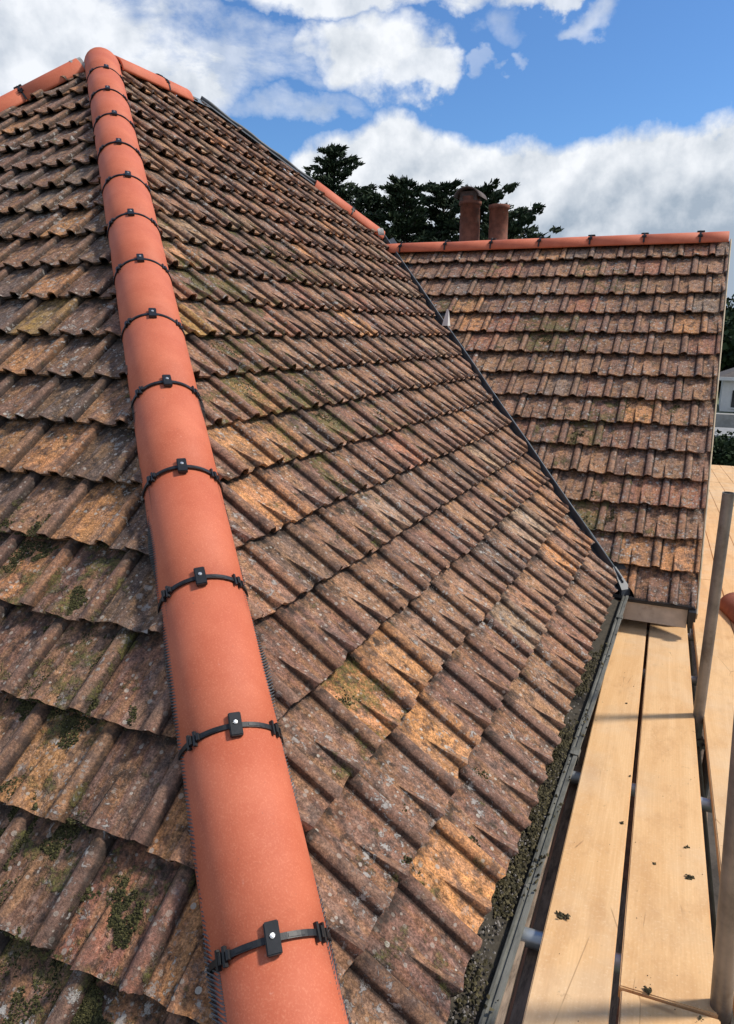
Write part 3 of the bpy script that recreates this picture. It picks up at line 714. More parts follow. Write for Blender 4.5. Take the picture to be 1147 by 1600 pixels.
# short ridge, then bare sheet where the new tiles are still missing
rg = Vector((0, 1, 0))
RT = apx + Vector((0, 0, HAX))
half_round('ridge_tile', RT + rg * .62, RT + rg * .10, Vector((0, 0, 1)), house, .112, clip=True)
half_round('ridge_tile', RT + rg * .62, RT + rg * .93, Vector((0, 0, 1)), house, .112, clip=False)
us = MB()
def strip(b_, p0, p1, s0, s1, hw, drop, th_=.006):
    b_.add([p0 - s0 * hw - Vector((0, 0, drop)), p0, p0 + s1 * hw - Vector((0, 0, drop)), p1 - s0 * hw - Vector((0, 0, drop)), p1, p1 + s1 * hw - Vector((0, 0, drop))],
           [(0, 1, 4, 3), (1, 2, 5, 4)])
xx = Vector((1, 0, 0))
strip(us, apx + rg * .90 + Vector((0, 0, .012)), rend + Vector((0, 0, .012)), xx, xx, .10, .075)
child(us.build('ridge_sheet', LEAD), house)
fh = (JN - rend).normalized(); fs_ = fh.cross(Vector((0, 0, 1))).normalized(); flen = (JN - rend).length
us = MB(); strip(us, rend + Vector((0, 0, .022)), rend + fh * flen * .60 + Vector((0, 0, .022)), fs_, fs_, .07, .040)
child(us.build('hip_sheet', GREYPL), house)
us = MB(); us.path([rend + fh * (flen * .6 * i / 12) + Vector((0, 0, .03 + .006 * math.sin(i * 1.7))) for i in range(13)], .017, 8)
child(us.build('hip_batten', GREYPL), house)
fup = fh.cross(fs_); fup = fup if fup.z > 0 else -fup
p1 = rend + fh * flen * .985; p0 = rend + fh * flen * .575; nseg = 2; pm = p0.lerp(p1, .52)
half_round('hip_tile', pm + Vector((0, 0, -.055)), p0 + Vector((0, 0, -.055)), fup, house, .10)
half_round('hip_tile', p1 + Vector((0, 0, -.055)), pm + Vector((0, 0, -.055)), fup, house, .10, clip=False)
# wing ridge
rw = FW.P(W_EDGE, W_TOP); rw0 = FW.P(-10.95, W_TOP); rdir = (rw0 - rw).normalized(); rl = (rw0 - rw).length; n_ = 7
offs = [0] + [.235 + .46 * i for i in range(7)] + [rl]
for i in range(len(offs) - 1):
    a_, b_2 = rw + rdir * offs[i], rw + rdir * offs[i + 1]
    half_round('ridge_tile', a_ + Vector((-.01 if i == 0 else 0, 0, -.045)), b_2 + Vector((0, 0, -.045)), Vector((0, 0, 1)), wing, .092, clip=(i > 0))
sd_ = MB(); sd_.tube(JN + Vector((-.02, -.08, .01)), JN + Vector((.03, -.04, .02)), .062, .05, 14); child(sd_.build('junction_mortar', MORTAR), wing)
# dry-hip roll with comb edges, seen along both sides of the near hip
def comb(side, name):
    b_ = MB()
    F = FR if side > 0 else FL
    for i in range(0, 560):
        v = .1 + i * .0146
        if v > 8.3: break
        off = .675 - .012 * max(0, v - 4) + .11 * noise.noise(Vector((v * 1.3, side * 5, 0)))
        a_ = v * ct + off if side > 0 else -(v * ct) - off
        a_in = v * ct + .5 if side > 0 else -(v * ct) - .5
        h0 = .008 + .012 * (i % 2)
        pa, pb = F.P(a_in, v, .045), F.P(a_, v, h0 + .004 * noise.noise(Vector((i * .3, 0, 0))))
        pc, pd = F.P(a_, v + .010, h0), F.P(a_in, v + .010, .045)
        b_.add([pa, pb, pc, pd, pa - F.n * .006, pb - F.n * .012, pc - F.n * .012, pd - F.n * .006], [(0, 1, 2, 3), (1, 5, 6, 2), (0, 4, 5, 1), (3, 2, 6, 7)])
    o = b_.build(name, GREYPL); child(o, house); tag(o, kind='stuff')
comb(1, 'hip_comb'); comb(-1, 'hip_comb')
# hip batten and roll under the tiles closes the gap
for F, sg in ((FR, 1), (FL, -1)):
    b_ = MB(); b_.add([F.P(sg * (-.02 if sg > 0 else .02), 0, .03), F.P(sg * .42, 0, .028), F.P(sg * (VA * ct + .42), VA, .028), F.P(sg * VA * ct, VA, .03)], [(0, 1, 2, 3)])
    child(b_.build('hip_roll', BLACK), house)

# ------------------------------------------------------------------ valley
vl = ((JN - VF).length)
vup = vd.cross(vn); vup = vup if vup.z > 0 else -vup
vt = MB()
def vp(s, side, h): return VF + vd * s + vn * side + Vector((0, 0, h))
sl = .46
prof = [(-.10, .10 * sl - .030), (-.03, -.022), (-.0035, -.030), (-.0025, .036), (.0025, .036), (.0035, -.030), (.03, -.022), (.10, .10 * sl - .030)]
vs = []; segs = 24
for j in range(segs + 1):
    s = -.06 + (vl + .02) * j / segs
    for (x, h) in prof: vs.append(vp(s, x, h + .002 * math.sin(j * 2.1)))
n = len(prof); vt.add(vs, [(j * n + k, j * n + k + 1, (j + 1) * n + k + 1, (j + 1) * n + k) for j in range(segs) for k in range(n - 1)])
child(vt.build('valley_trough', GREYPL), house)
vr = MB(); vr.path([vp(-.04 + (vl) * i / 14, 0, .040 + .003 * math.sin(i * 1.9)) for i in range(15)], .0042, 6); child(vr.build('valley_fin', LEAD), house)
vf = MB(); P0 = vp(-.10, 0, 0)
vf.add([vp(.05, -.010, .040), vp(.05, .014, .040), vp(-.10, .035, .012), vp(-.10, -.035, .012), vp(.05, -.010, .0), vp(.05, .014, .0), vp(-.10, .035, -.03), vp(-.10, -.035, -.03)],
       [(0, 1, 2, 3), (3, 2, 6, 7), (1, 5, 6, 2), (0, 3, 7, 4)]); child(vf.build('valley_outlet', GREYPL), house)
pf = MB(); q0 = FR.P(14.498 + 9.3 * ct, 9.3, .01)   # a slip of pale flashing folded up out of the valley
q0 = VF + vd * (vl * .625)
pf.add([q0 + Vector((-.03, -.02, .02)), q0 + Vector((.03, -.035, .02)), q0 + Vector((.025, .0, .15)), q0 + Vector((.005, .01, .165)), q0 + Vector((-.03, .02, .02)), q0 + Vector((.035, .02, .02))],
       [(0, 1, 2, 3), (4, 3, 2, 5), (0, 3, 4), (1, 5, 2)]); child(pf.build('flashing_tab', RENDER), house)

# ------------------------------------------------------------------ eave gutter on the long slope
def run(b_, prof, y0, y1, n=20, wob=.0, closed=False):
    vs = []
    for j in range(n + 1):
        y = y0 + (y1 - y0) * j / n
        for (x, z) in prof: vs.append((x + wob * math.sin(y * 3.1), y, z + wob * math.sin(y * 4.3 + 1)))
    m = len(prof); b_.add(vs, [(j * m + k, j * m + k + 1, (j + 1) * m + k + 1, (j + 1) * m + k) for j in range(n) for k in range(m - 1 + closed) if k + 1 < m] , False)
gb = MB(); y0g, y1g = -1.2, 3.60
run(gb, [(-.040, -.035), (-.042, -.075), (-.02, -.105), (.015, -.112), (.040, -.10), (.050, -.066), (.053, -.052), (.058, -.050), (.058, -.060), (.068, -.062), (.070, -.054), (.084, -.052), (.086, -.058), (.080, -.066), (.076, -.084), (.058, -.112), (.015, -.122), (-.03, -.118), (-.05, -.08)], y0g, y1g, 24, .002)
child(gb.build('gutter', GUTTER), house)
for i, y in enumerate((.25, 1.75, 3.2)):
    jb = MB(); run(jb, [(.03, -.10), (.050, -.058), (.055, -.046), (.087, -.048), (.089, -.058), (.084, -.09), (.062, -.118)], y, y + .05, 2); child(jb.build('gutter_bracket', GUTTER), house)
fb = MB(); fb.box((-.075, -1.0, -.26), (-.052, 3.58, -.05)); child(fb.build('fascia_board', OLDWOOD), house)
sf = MB(); sf.box((-.22, -1.0, -.262), (-.077, 3.6, -.245)); child(sf.build('soffit', OLDWOOD), house)
# lower rail of dull steel and old timber seen between the gutter and the boards
# ------------------------------------------------------------------ scaffold
bd = Vector((-0.0423674, 0.9957292, -0.0820269)); be = Vector((.9991, .04251, 0)); bn = be.cross(bd).normalized()
BO = Vector((.2, 3.6246, -.275))
def bmat(a, s, h=0):
    M = Matrix.Identity(4); p = BO + be * a + bd * s + bn * h
    for i in range(3): M[i][0], M[i][1], M[i][2], M[i][3] = be[i], bd[i], bn[i], p[i]
    return M
ld = MB(); ld.box((-.246, -4.4, -.095), (-.226, .10, -.060), bmat(0, 0)); tag(bevel(ld.build('timber_rail', OLDWOOD), .003), 'thin weathered timber rail running along below the gutter', 'rail')
ob = MB(); ob.box((-.221, -4.5, -.135), (-.10, .05, -.100), bmat(0, 0)); tag(bevel(ob.build('old_plank', OLDWOOD), .004), 'old grey-brown plank lying low beneath the gutter beside the new boards', 'plank')
def board(a0, a1, s0, s1, label, th_=.038, h=0., grp='pale scaffold boards'):
    b_ = MB(); wv = a1 - a0; n = 8; vs = []
    for j in range(n + 1):
        y = (s1 - s0) * j / n; z = .0015 * math.sin(j * 1.3 + a0 * 9)
        vs += [(0, y, z), (wv, y, z), (wv, y, z - th_), (0, y, z - th_)]
    b_.add(vs, [(j * 4 + k, j * 4 + (k + 1) % 4, j * 4 + 4 + (k + 1) % 4, j * 4 + 4 + k) for j in range(n) for k in range(4)] + [(3, 2, 1, 0), (n * 4, n * 4 + 1, n * 4 + 2, n * 4 + 3)])
    bm = bmesh.new(); me = b_.mesh('scaffold_board'); bm.from_mesh(me)
    bmesh.ops.recalc_face_normals(bm, faces=bm.faces[:])
    eg = [e for e in bm.edges if len(e.link_faces) == 2 and e.calc_face_angle() > 1]
    bmesh.ops.bevel(bm, geom=eg, offset=.003, segments=2, affect='EDGES'); bm.to_mesh(me); bm.free()
    o = link('scaffold_board', me, BOARD); o.matrix_world = bmat(a0, s0, h); tag(o, label, 'scaffold board', grp); return o
board(-.178, .005, -4.6, .34, 'pale scaffold board beside the gutter, leftmost of the boards')
board(.021, .242, -2.845, .34, 'pale scaffold board between the leftmost board and the gap with the steel poles')
board(.026, .246, -4.6, -2.853, 'short pale scaffold board butted end to end with its neighbour at bottom right')
dk = [(.282, .51), (.514, .742), (.746, .974), (.978, 1.206), (1.210, 1.438), (1.442, 1.67), (1.674, 1.90)]
nmz = ['first', 'second', 'third', 'fourth', 'fifth', 'sixth', 'seventh']
for i, (a, c) in enumerate(dk):
    ends = [-4.6, 1.565 + (i % 2) * .9, 5.48 + (i % 3) * .5, 9.2, 13.0]
    for j in range(4):
        if j >= 1 and False: continue
        where = ['near run', 'second run', 'third run', 'farthest run'][j]
        board(a, c, ends[j] + .004, ends[j + 1], '%s pale board out from the gable, %s of the right-hand deck' % (nmz[i], where), grp='boards of the right-hand deck')
def tube(name, a, b_, label, mat=STEEL, cat='scaffold tube', grp=None, r=.0242):
    m = MB(); m.tube(a, b_, r, n=24, hollow=r - .004); return tag(m.build(name, mat), label, cat, grp)
# standards
def coupler(par, z, x, y, ang=0):
    m = MB(); m.tube((x, y, z - .03), (x, y, z + .03), .034, n=14); m.box((x + .025, y - .012, z - .02), (x + .060, y + .012, z + .02)); m.tube((x + .04, y - .03, z), (x + .04, y + .03, z), .008, n=8)
    return m
s1 = empty('scaffold_pole', 'grey steel scaffold pole standing upright in the gap beside the boards, open top visible', 'scaffold pole', (.5085, 2.5, GZ), 'upright scaffold poles')
m = MB(); m.tube((.5085, 2.5, GZ), (.5085, 2.5, .846), .0242, n=28, hollow=.0205); child(m.build('tube', STEEL), s1)
m = coupler(None, -.32, .5085, 2.5); child(m.build('coupler', STEEL), s1)
s2 = empty('scaffold_pole', 'dark steel scaffold pole at the bottom right edge, nearest to the viewer', 'scaffold pole', (.585, .83, GZ), 'upright scaffold poles')
m = MB(); m.tube((.690, .83, -2.3), (.498, .83, 1.25), .0242, n=28, hollow=.0205); child(m.build('tube', STEEL), s2)
m = coupler(None, -.16, .563, .83); child(m.build('coupler', BLACK), s2)
def on_board(a, s, h=0): return BO + be * a + bd * s + bn * h
for k, (s, lab) in enumerate([(-2.70, 'bright steel scaffold tube poking out past the leftmost board near the bottom'), (-1.80, 'steel scaffold tube end by the gutter about halfway along the boards'),
                              (-.55, 'steel cross tube under the boards just in front of the upright pole'), (.2, 'steel cross tube under the boards beside the wing fascia')]):
    a0 = (-.240, -.238, -.10, -.1)[k]
    tube('cross_tube', on_board(a0, s, -.064), on_board(1.95, s + .02, -.064), lab, STEELB if k < 2 else STEEL, grp='cross tubes under the boards')
tube('long_tube', on_board(.262, -4.5, -.16), on_board(.262, 13, -.16), 'long steel tube running low in the gap between the boards and the deck')
tube('brace_tube', (.60, 2.9, -.5), (.30, -.6, -3.2), 'steel brace tube slanting down below the boards')
# lower lift seen through the gaps
lw = MB(); 
for i in range(4):
    lb = MB(); lb.box((-.15 + i * .235, -3.5, -2.30), (.07 + i * .235, 9.0, -2.262)); tag(lb.build('lower_board', OLDWOOD), 'old scaffold board on the lower lift, %s from the wall' % nmz[i], 'scaffold board', 'boards of the lower lift')
# terracotta ridge tiles laid on the deck
for k, (a, s, rz, lab) in enumerate([(.60, .60, 12, 'farther of two spare terracotta ridge tiles lying on the right-hand deck'), (.66, .20, 6, 'nearer of two spare terracotta ridge tiles lying on the right-hand deck')]):
    n = 16; vs = []; L0 = .40
    for (y, rr_) in ((-L0 / 2, .115), (L0 / 2, .112), (-L0 / 2, .102), (L0 / 2, .100)):
        for q in range(n + 1):
            t = R_(-90 + 180 * q / n); vs.append((math.sin(t) * rr_, y, math.cos(t) * rr_))
    m_ = n + 1; bb = MB()
    bb.add(vs, [(q, q + 1, m_ + q + 1, m_ + q) for q in range(n)] + [(2 * m_ + q, 3 * m_ + q, 3 * m_ + q + 1, 2 * m_ + q + 1) for q in range(n)] + [(2 * m_ + q, 2 * m_ + q + 1, q + 1, q) for q in range(n)] + [(m_ + q, m_ + q + 1, 3 * m_ + q + 1, 3 * m_ + q) for q in range(n)] + [(0, m_, 3 * m_, 2 * m_), (n, 2 * m_ + n, 3 * m_ + n, m_ + n)], True)
    o = bb.build('spare_ridge_tile', DULLT); o.matrix_world = bmat(a, s, .004) @ Matrix.Rotation(R_(rz), 4, 'Z') @ (Matrix.Translation((0, 0, .0)) if k == 0 else Matrix.Identity(4))
    tag(o, lab, 'ridge tile', 'spare ridge tiles on the deck')

# ------------------------------------------------------------------ moss
def tuft(vs, fs, p, nrm, r, rr):
    """a small irregular cushion of a few leaf faces"""
    b0 = len(vs); x = nrm.orthogonal().normalized(); y = nrm.cross(x); k = 5; ph = rr.random() * 6
    top = p + nrm * r * rr.uniform(.7, 1.5) + (x * rr.uniform(-.4, .4) + y * rr.uniform(-.4, .4)) * r
    vs.append(top)
    for i in range(k):
        t = ph + 2 * math.pi * i / k; q = r * rr.uniform(.5, 1.2); vs.append(p + (x * math.cos(t) + y * math.sin(t)) * q + nrm * r * rr.uniform(-.2, .5))
    for i in range(k): fs.append((b0, b0 + 1 + i, b0 + 1 + (i + 1) % k))
def moss_patch(name, F, fc, spots, label, n_per=900, size=(.0025, .007), mat=MOSS, zoff=.0, grow=1.0):
    rr = random.Random(hash(label) % 1000 if False else len(label)); vs, fs = [], []
    for (a, v, r, s) in spots:
        r = r * grow
        for i in range(int(n_per * r * r * 3 * s) + 60):
            ang = rr.random() * 6.283; d = math.sqrt(rr.random()) * r * 1.15
            aa = a + math.cos(ang) * d * .8; vv = v + math.sin(ang) * d * .8
            if noise.noise(Vector((aa * 3.1, vv * 2.1, 7))) + noise.noise(Vector((aa * 9, vv * 9, 2))) * .5 + (1 - d / r) * .55 < .22: continue
            fr = vv - math.floor(vv)
            h = -.028 * fr + zoff + .001
            p = F.P(aa, vv, h); tuft(vs, fs, p, (F.n + Vector((rr.uniform(-.5, .5), rr.uniform(-.5, .5), rr.uniform(-.2, .4)))).normalized(), rr.uniform(*size), rr)
    me = bpy.data.meshes.new(name); me.from_pydata([tuple(v) for v in vs], [], fs); me.update()
    return tag(link(name, me, mat), label, 'moss', kind='stuff')
MG = {  # cushions: mostly in the pans and along the lower edges of the course above
    'L': [(-4.3, 1.86, .42, 1.6), (-4.0, 1.95, .3, 1.6), (-3.75, 1.9, .25, 1.4), (-3.15, 1.50, .22, 1.6), (-2.72, 1.40, .26, 2), (-2.85, 1.55, .2, 1.6), (-4.0, 1.35, .2, 1), (-3.55, .88, .35, 1.5), (-3.1, .80, .35, 1.5), (-3.3, .55, .3, 1.5),
          (-2.8, .72, .25, 1.4), (-2.6, .6, .2, 1.2), (-5.45, 4.05, .32, 1.5), (-5.2, 4.2, .25, 1.5), (-4.85, 3.85, .25, 1.2), (-4.4, 3.8, .2, 1.2), (-4.3, 3.55, .2, 1.2), (-5.1, 3.0, .35, 1.4), (-4.7, 2.95, .3, 1.4), (-4.3, 2.92, .25, 1.2), (-6.6, 4.93, .4, 1.2), (-3.7, 3.08, .12, 1), (-7.0, 4.9, .4, 1)],
    'R': [(4.13, 2.62, .25, 1.2), (4.05, 2.4, .2, 1), (2.95, .90, .22, 1.3), (2.85, .7, .2, 1), (3.6, 1.35, .12, .8), (8.8, 8.75, .5, 1), (8.2, 8.6, .4, .7), (7.81, 7.5, .5, .9), (8.4, 7.7, .4, .9), (9.5, 7.6, .5, .8), (10.2, 7.3, .4, .7), (9.6, 6.7, .4, .8), (9.8, 10.7, .6, .6), (10.6, 10.3, .5, .5), (14.6, 12.1, .6, .5), (11.6, 6.6, .4, .7), (4.0, .45, .12, 1), (5.1, .75, .15, 1)],
    'W': [(-.8, 2.3, .35, 1), (-.4, 2.6, .3, .8), (.3, 2.5, .25, .6), (-1.8, 5.4, .4, .9), (-1.5, 4.6, .3, .8), (-3.4, 9.8, .5, .6), (-.6, 6.85, .3, .6), (.9, 6.9, .25, .5), (-1.0, 3.2, .3, .8), (-2.2, 5.9, .3, .7)]}
moss_patch('moss', FL, 'L', MG['L'], 'dark green moss cushions growing on the left-hand slope of old tiles', 4200, (.0016, .0050), MOSS, 0., 1.3)
moss_patch('moss', FR, 'R', MG['R'], 'thin olive moss growing between the rolls of the long right-hand slope', 700, (.0022, .0055), MOSS)
moss_patch('moss', FW, 'W', MG['W'], 'patchy green moss on the tiles of the wing roof', 500, (.003, .007), MOSS)
# gutter filling: moss and grit
rr = random.Random(5)
for nm, mat, cnt, lab, cat, sz in (('gutter_moss', MOSSD, 15000, 'brown-green moss and soil filling the gutter below the tiles', 'moss', (.003, .008)), ('gutter_grit', PEBBLE, 2600, 'pale grit and small stones lying in the gutter', 'grit', (.002, .0055))):
    vs, fs = [], []
    for i in range(cnt):
        y = rr.uniform(-.2, 3.55); x = rr.uniform(-.080, .042) if rr.random() < .985 else rr.uniform(.05, .088)
        dens = noise.noise(Vector((y * 3.1, x * 9, 1))) * 1.5 + .10 + (.2 if .9 < y < 2.4 else 0) + (-.25 if y > 2.6 else 0)
        if nm == 'gutter_moss' and rr.random() > dens * 1.6 + .30: continue
        if nm == 'gutter_grit' and y > 1.6 and rr.random() < .7: continue
        h = -.052 + .018 * noise.noise(Vector((y * 6, x * 20, 4))) - .012 * max(0, x * 14) + (-.03 if y > 2.7 else 0); h = -.049 if x > .05 else h
        tuft(vs, fs, Vector((x, y, h)), Vector((rr.uniform(-.4, .4), rr.uniform(-.4, .4), 1)).normalized(), rr.uniform(*sz), rr)
    me = bpy.data.meshes.new(nm); me.from_pydata([tuple(v) for v in vs], [], fs); me.update(); tag(link(nm, me, mat), lab, cat, kind='stuff')
sb = MB(); sb.add([(-.045, -1.2, -.050), (.050, -1.2, -.078), (.050, 3.55, -.085), (-.045, 3.55, -.055)], [(0, 1, 2, 3)]); tag(sb.build('gutter_soil', plain('soil', (.05, .042, .03), .95, .4, 60, bumpd=.004)), 'dark soil lying in the bottom of the eave gutter', 'soil', kind='stuff')
# lumps of moss dropped on the boards
lumps = [(-.140, -2.666, .014, 'flat olive moss lump on the leftmost board beside the bright tube end'), (.193, -2.357, .012, 'largest dark moss lump near the right edge of the middle board'),
         (.187, -2.203, .008, 'small black moss lump just beyond the largest one on the middle board'), (.091, -2.328, .007, 'small dark moss crumb in the middle of the middle board'),
         (-.012, -2.148, .008, 'dark leaf-like crumb at the right edge of the leftmost board by the gap'), (.087, -2.838, .011, 'moss lump sitting by the butt joint near the bottom of the boards'),
         (-.004, -1.822, .005, 'tiny crumb at the board gap far up the walkway'), (-.050, -1.15, .006, 'dark speck of moss alone on the far part of the leftmost board'), (.203, -2.871, .006, 'crumb on the short near board at bottom right')]
for (a, s, r, lab) in lumps:
    vs, fs = [], []; rr = random.Random(int(a * 1000) + 77)
    for i in range(26 if r > .009 else 12):
        ang = rr.random() * 6.28; d = rr.random() * r
        p = on_board(a + math.cos(ang) * d * (1.5 if r > .013 else 1), s + math.sin(ang) * d, rr.random() * r * .5); tuft(vs, fs, p, Vector((rr.uniform(-1, 1), rr.uniform(-1, 1), 1)).normalized(), r * .45, rr)
    me = bpy.data.meshes.new('moss_lump'); me.from_pydata([tuple(v) for v in vs], [], fs); me.update(); tag(link('moss_lump', me, MOSSD), lab, 'moss lump', 'moss lumps dropped on the boards')
vs, fs = [], []; rr = random.Random(9)
for i in range(240):
    a = rr.uniform(-.17, .23); s = rr.uniform(-3.1, .2)
    if -.005 < a < .03: continue
    if noise.noise(Vector((a * 12, s * 4, 5))) < .05: continue
    tuft(vs, fs, on_board(a, s, .0015), bn, rr.uniform(.0006, .0022), rr)
me = bpy.data.meshes.new('board_specks'); me.from_pydata([tuple(v) for v in vs], [], fs); me.update(); tag(link('board_specks', me, MOSSD), 'scattered specks of dirt on the pale boards', 'dirt', kind='stuff')

# ------------------------------------------------------------------ chimney pots behind the wing ridge
ch = empty('chimney_stack', 'brick chimney stack behind the wing ridge carrying two old terracotta pots', 'chimney', (-2.15, 7.75, 1.0))
b_ = MB(); b_.box((-2.55, 7.55, .6), (-1.70, 8.05, 2.30)); b_.box((-2.58, 7.52, 2.303), (-1.67, 8.08, 2.36)); child(b_.build('stack', BRICK), ch)
def revolve(prof, x, y, n=28):
    m = MB(); vs = []
    for (r, z) in prof:
        for k in range(n): t = 2 * math.pi * k / n; vs.append((x + math.cos(t) * r, y + math.sin(t) * r, z))
    m.add(vs, [(j * n + k, j * n + (k + 1) % n, (j + 1) * n + (k + 1) % n, (j + 1) * n + k) for j in range(len(prof) - 1) for k in range(n)], True); return m
PY = 7.75
x1, x2 = -2.335, -1.995
pA = revolve([(.125, 2.36), (.125, 2.42), (.118, 2.43), (.112, 2.86), (.128, 2.865), (.130, 2.90), (.112, 2.905), (.110, 2.95), (.09, 2.95), (.085, 2.5)], x1, PY).build('chimney_pot', POT); child(pA, ch)
pA['label'] = 'taller pot under a half-round hood'
pB = revolve([(.120, 2.36), (.120, 2.42), (.108, 2.43), (.106, 2.80), (.118, 2.805), (.120, 2.845), (.100, 2.85), (.085, 2.84), (.08, 2.5)], x2, PY).build('chimney_pot', POT); child(pB, ch)
pB['label'] = 'shorter open-topped pot'
hb = MB(); n = 18; vs = []
for (y, r) in ((PY - .15, .155), (PY + .15, .155), (PY - .15, .138), (PY + .15, .138)):
    for k in range(n + 1): t = R_(-82 + 164 * k / n); vs.append((x1 + math.sin(t) * r, y, 2.915 + math.cos(t) * r * .80))
m_ = n + 1
hb.add(vs, [(q, q + 1, m_ + q + 1, m_ + q) for q in range(n)] + [(2 * m_ + q, 3 * m_ + q, 3 * m_ + q + 1, 2 * m_ + q + 1) for q in range(n)] + [(2 * m_ + q, 2 * m_ + q + 1, q + 1, q) for q in range(n)] + [(m_ + q, m_ + q + 1, 3 * m_ + q + 1, 3 * m_ + q) for q in range(n)], True)
hb.box((x1 - .10, PY - .09, 2.90), (x1 + .10, PY + .09, 3.0))
child(hb.build('pot_hood', plain('dull_hood', (.10, .075, .065), .8, .3, 20)), ch)

# ------------------------------------------------------------------ conifers beyond the house
def needles(vs, fs, c, r, rr, n, dirv):
    for i in range(n):
        d = Vector((rr.gauss(0, 1), rr.gauss(0, 1), rr.gauss(0, .45))); d = d.normalized() * r * rr.random() ** .5; d.z *= .5
        p = c + d; L = rr.uniform(.14, .34); t = (dirv + Vector((rr.gauss(0, .45), rr.gauss(0, .45), rr.gauss(.28, .35)))).normalized() * L
        s = t.cross(Vector((rr.gauss(0, 1), rr.gauss(0, 1), rr.gauss(0, 1)))).normalized() * L * rr.uniform(.18, .36)
        b0 = len(vs); vs += [p - s, p + s, p + t + s * .2, p + t - s * .2]; fs.append((b0, b0 + 1, b0 + 2, b0 + 3))
def conifer(x, y, top, spread, label, seed, low=.1, lean=0., flat=1., upb=.12, dens=1., right_reach=0.):
    rr = random.Random(seed); H = top - GZ
    root = empty('conifer', label, 'tree', (x, y, GZ), 'dark conifers behind the roofs')
    tr = MB(); tr.path([(x + lean * (i / 8) ** 2 * 2, y, GZ + H * .97 * i / 8) for i in range(9)], [.40 * (1 - i / 8.4) + .03 for i in range(9)], 9)
    vs, fs = [], []; lb = MB(); nl = int(64 * dens)
    for i in range(nl):
        f = low + (1 - low) * (i + rr.random() * .8) / nl
        if f > .985: f = .985
        z = GZ + H * f; ang = i * 2.4 + rr.uniform(-.5, .5); Ln = spread * (1 - f) ** .55 * rr.uniform(.5, 1.2) + .3
        if right_reach and math.cos(ang) > .4: Ln += right_reach * rr.uniform(.2, 1)
        base = Vector((x + lean * f * f * 2, y, z)); d = Vector((math.cos(ang), math.sin(ang), upb + rr.uniform(-.10, .28)))
        lb.path([base + d * Ln * t + Vector((0, 0, .12 * Ln * t * t)) for t in (0, .35, .7, 1)], [.08, .05, .03, .012], 5)
        k = max(4, int(Ln * 3.4))
        for j in range(k):
            t = .15 + .85 * (j + rr.random()) / k; c = base + d * Ln * t + Vector((0, 0, .12 * Ln * t * t)) + Vector((rr.gauss(0, .12), rr.gauss(0, .12), rr.gauss(0, .05))) * Ln * .7 * t
            needles(vs, fs, c, .18 + .30 * (1 - t) + .05 * Ln, rr, int(38 * flat), d)
    for i in range(4): needles(vs, fs, Vector((x + lean * 2, y, GZ + H * (.95 + .015 * i))), .25, rr, 30, Vector((0, 0, 1)))
    child(tr.build('trunk', BARK), root); child(lb.build('limbs', BARK), root)
    me = bpy.data.meshes.new('crown'); me.from_pydata([tuple(v) for v in vs], [], fs); me.update(); child(link('crown', me, CONIF), root)
def wpos(px, py, Y):
    d = right * ((px - PPX) / FPX) + fwd + up * ((PPY - py) / FPX); return CAM + d * ((Y - CAM.y) / d.y)
for (px, py, Y, spr, lab, sd0, lean, dens, rch) in [
    (520, 230, 42, 5.0, 'tallest dark conifer with tiered branches, leftmost behind the main roof', 1, 0, 1.3, 0), (500, 290, 47, 4.4, 'dark conifer half hidden behind the main roof, left of the tallest', 12, 0, 1.1, 0),
    (578, 300, 46, 5.6, 'lower dark conifer just right of the tallest one', 2, 0, 1.2, 0), (632, 282, 42, 5.6, 'dark bushy conifer in the middle of the group behind the roofs', 3, 0, 1.2, 0),
    (690, 290, 45, 5.8, 'rounded dark conifer left of the hooded chimney pot', 4, .1, 1.2, 0), (742, 298, 43, 5.0, 'dark conifer rising behind the hooded chimney pot', 5, .2, 1.2, .8),
    (770, 330, 40, 3.2, 'low dark conifer reaching right of the two pots', 6, .3, 1.0, 1.6)]:
    p = wpos(px, py, Y); conifer(p.x, Y, p.z, spr, lab, sd0, .35, lean, 1., .12, dens, rch)

# ------------------------------------------------------------------ distant right edge: trees, houses, van
def bush(x, y, z0, h, w_, label, seed, mat=None, cat='tree', grp=None, nm='broadleaf_tree'):
    rr = random.Random(seed); root = empty(nm, label, cat, (x, y, z0), grp)
    tr = MB(); tr.tube((x, y, z0), (x, y, z0 + h * .6), .05 * h, .02 * h, 8); child(tr.build('trunk', BARK), root)
    vs, fs = [], []
    cl = [(Vector((x + rr.gauss(0, .32) * w_, y + rr.gauss(0, .32) * w_, z0 + h * rr.uniform(.15, .9))), rr.uniform(.16, .3) * w_) for _ in range(26)]
    for c, r in cl:
        for i in range(60):
            d = Vector((rr.gauss(0, 1), rr.gauss(0, 1), rr.gauss(0, 1))).normalized() * r * rr.uniform(.7, 1.05); s = r * rr.uniform(.12, .26)
            a_ = Vector((rr.gauss(0, 1), rr.gauss(0, 1), rr.gauss(0, 1))).normalized() * s; b2 = a_.cross(d).normalized() * s
            b0 = len(vs); p = c + d; vs += [p - a_, p + b2, p + a_, p - b2]; fs.append((b0, b0 + 1, b0 + 2, b0 + 3))
    me = bpy.data.meshes.new('crown'); me.from_pydata([tuple(v) for v in vs], [], fs); me.update(); child(link('crown', me, mat or LEAF), root)
LEAF = leafmat('broad_leaves', (.012, .024, .010), (.055, .085, .030))
k = 0
for Y, n_t, h0 in ((120, 9, 12.5), (95, 7, 9.0)):
    for i in range(n_t):
        px = 1085 + i * 26; p = wpos(px, 500, Y)
        bush(p.x, Y + random.uniform(-4, 4), GZ, h0 + random.uniform(-1.5, 1.5), 7, 'dark green tree in the %s row of the wood, %s from the gable' % ('far' if Y == 120 else 'near', (nmz + ['eighth', 'ninth'])[i]), 40 + k, None, 'tree', 'trees on the wooded slope'); k += 1
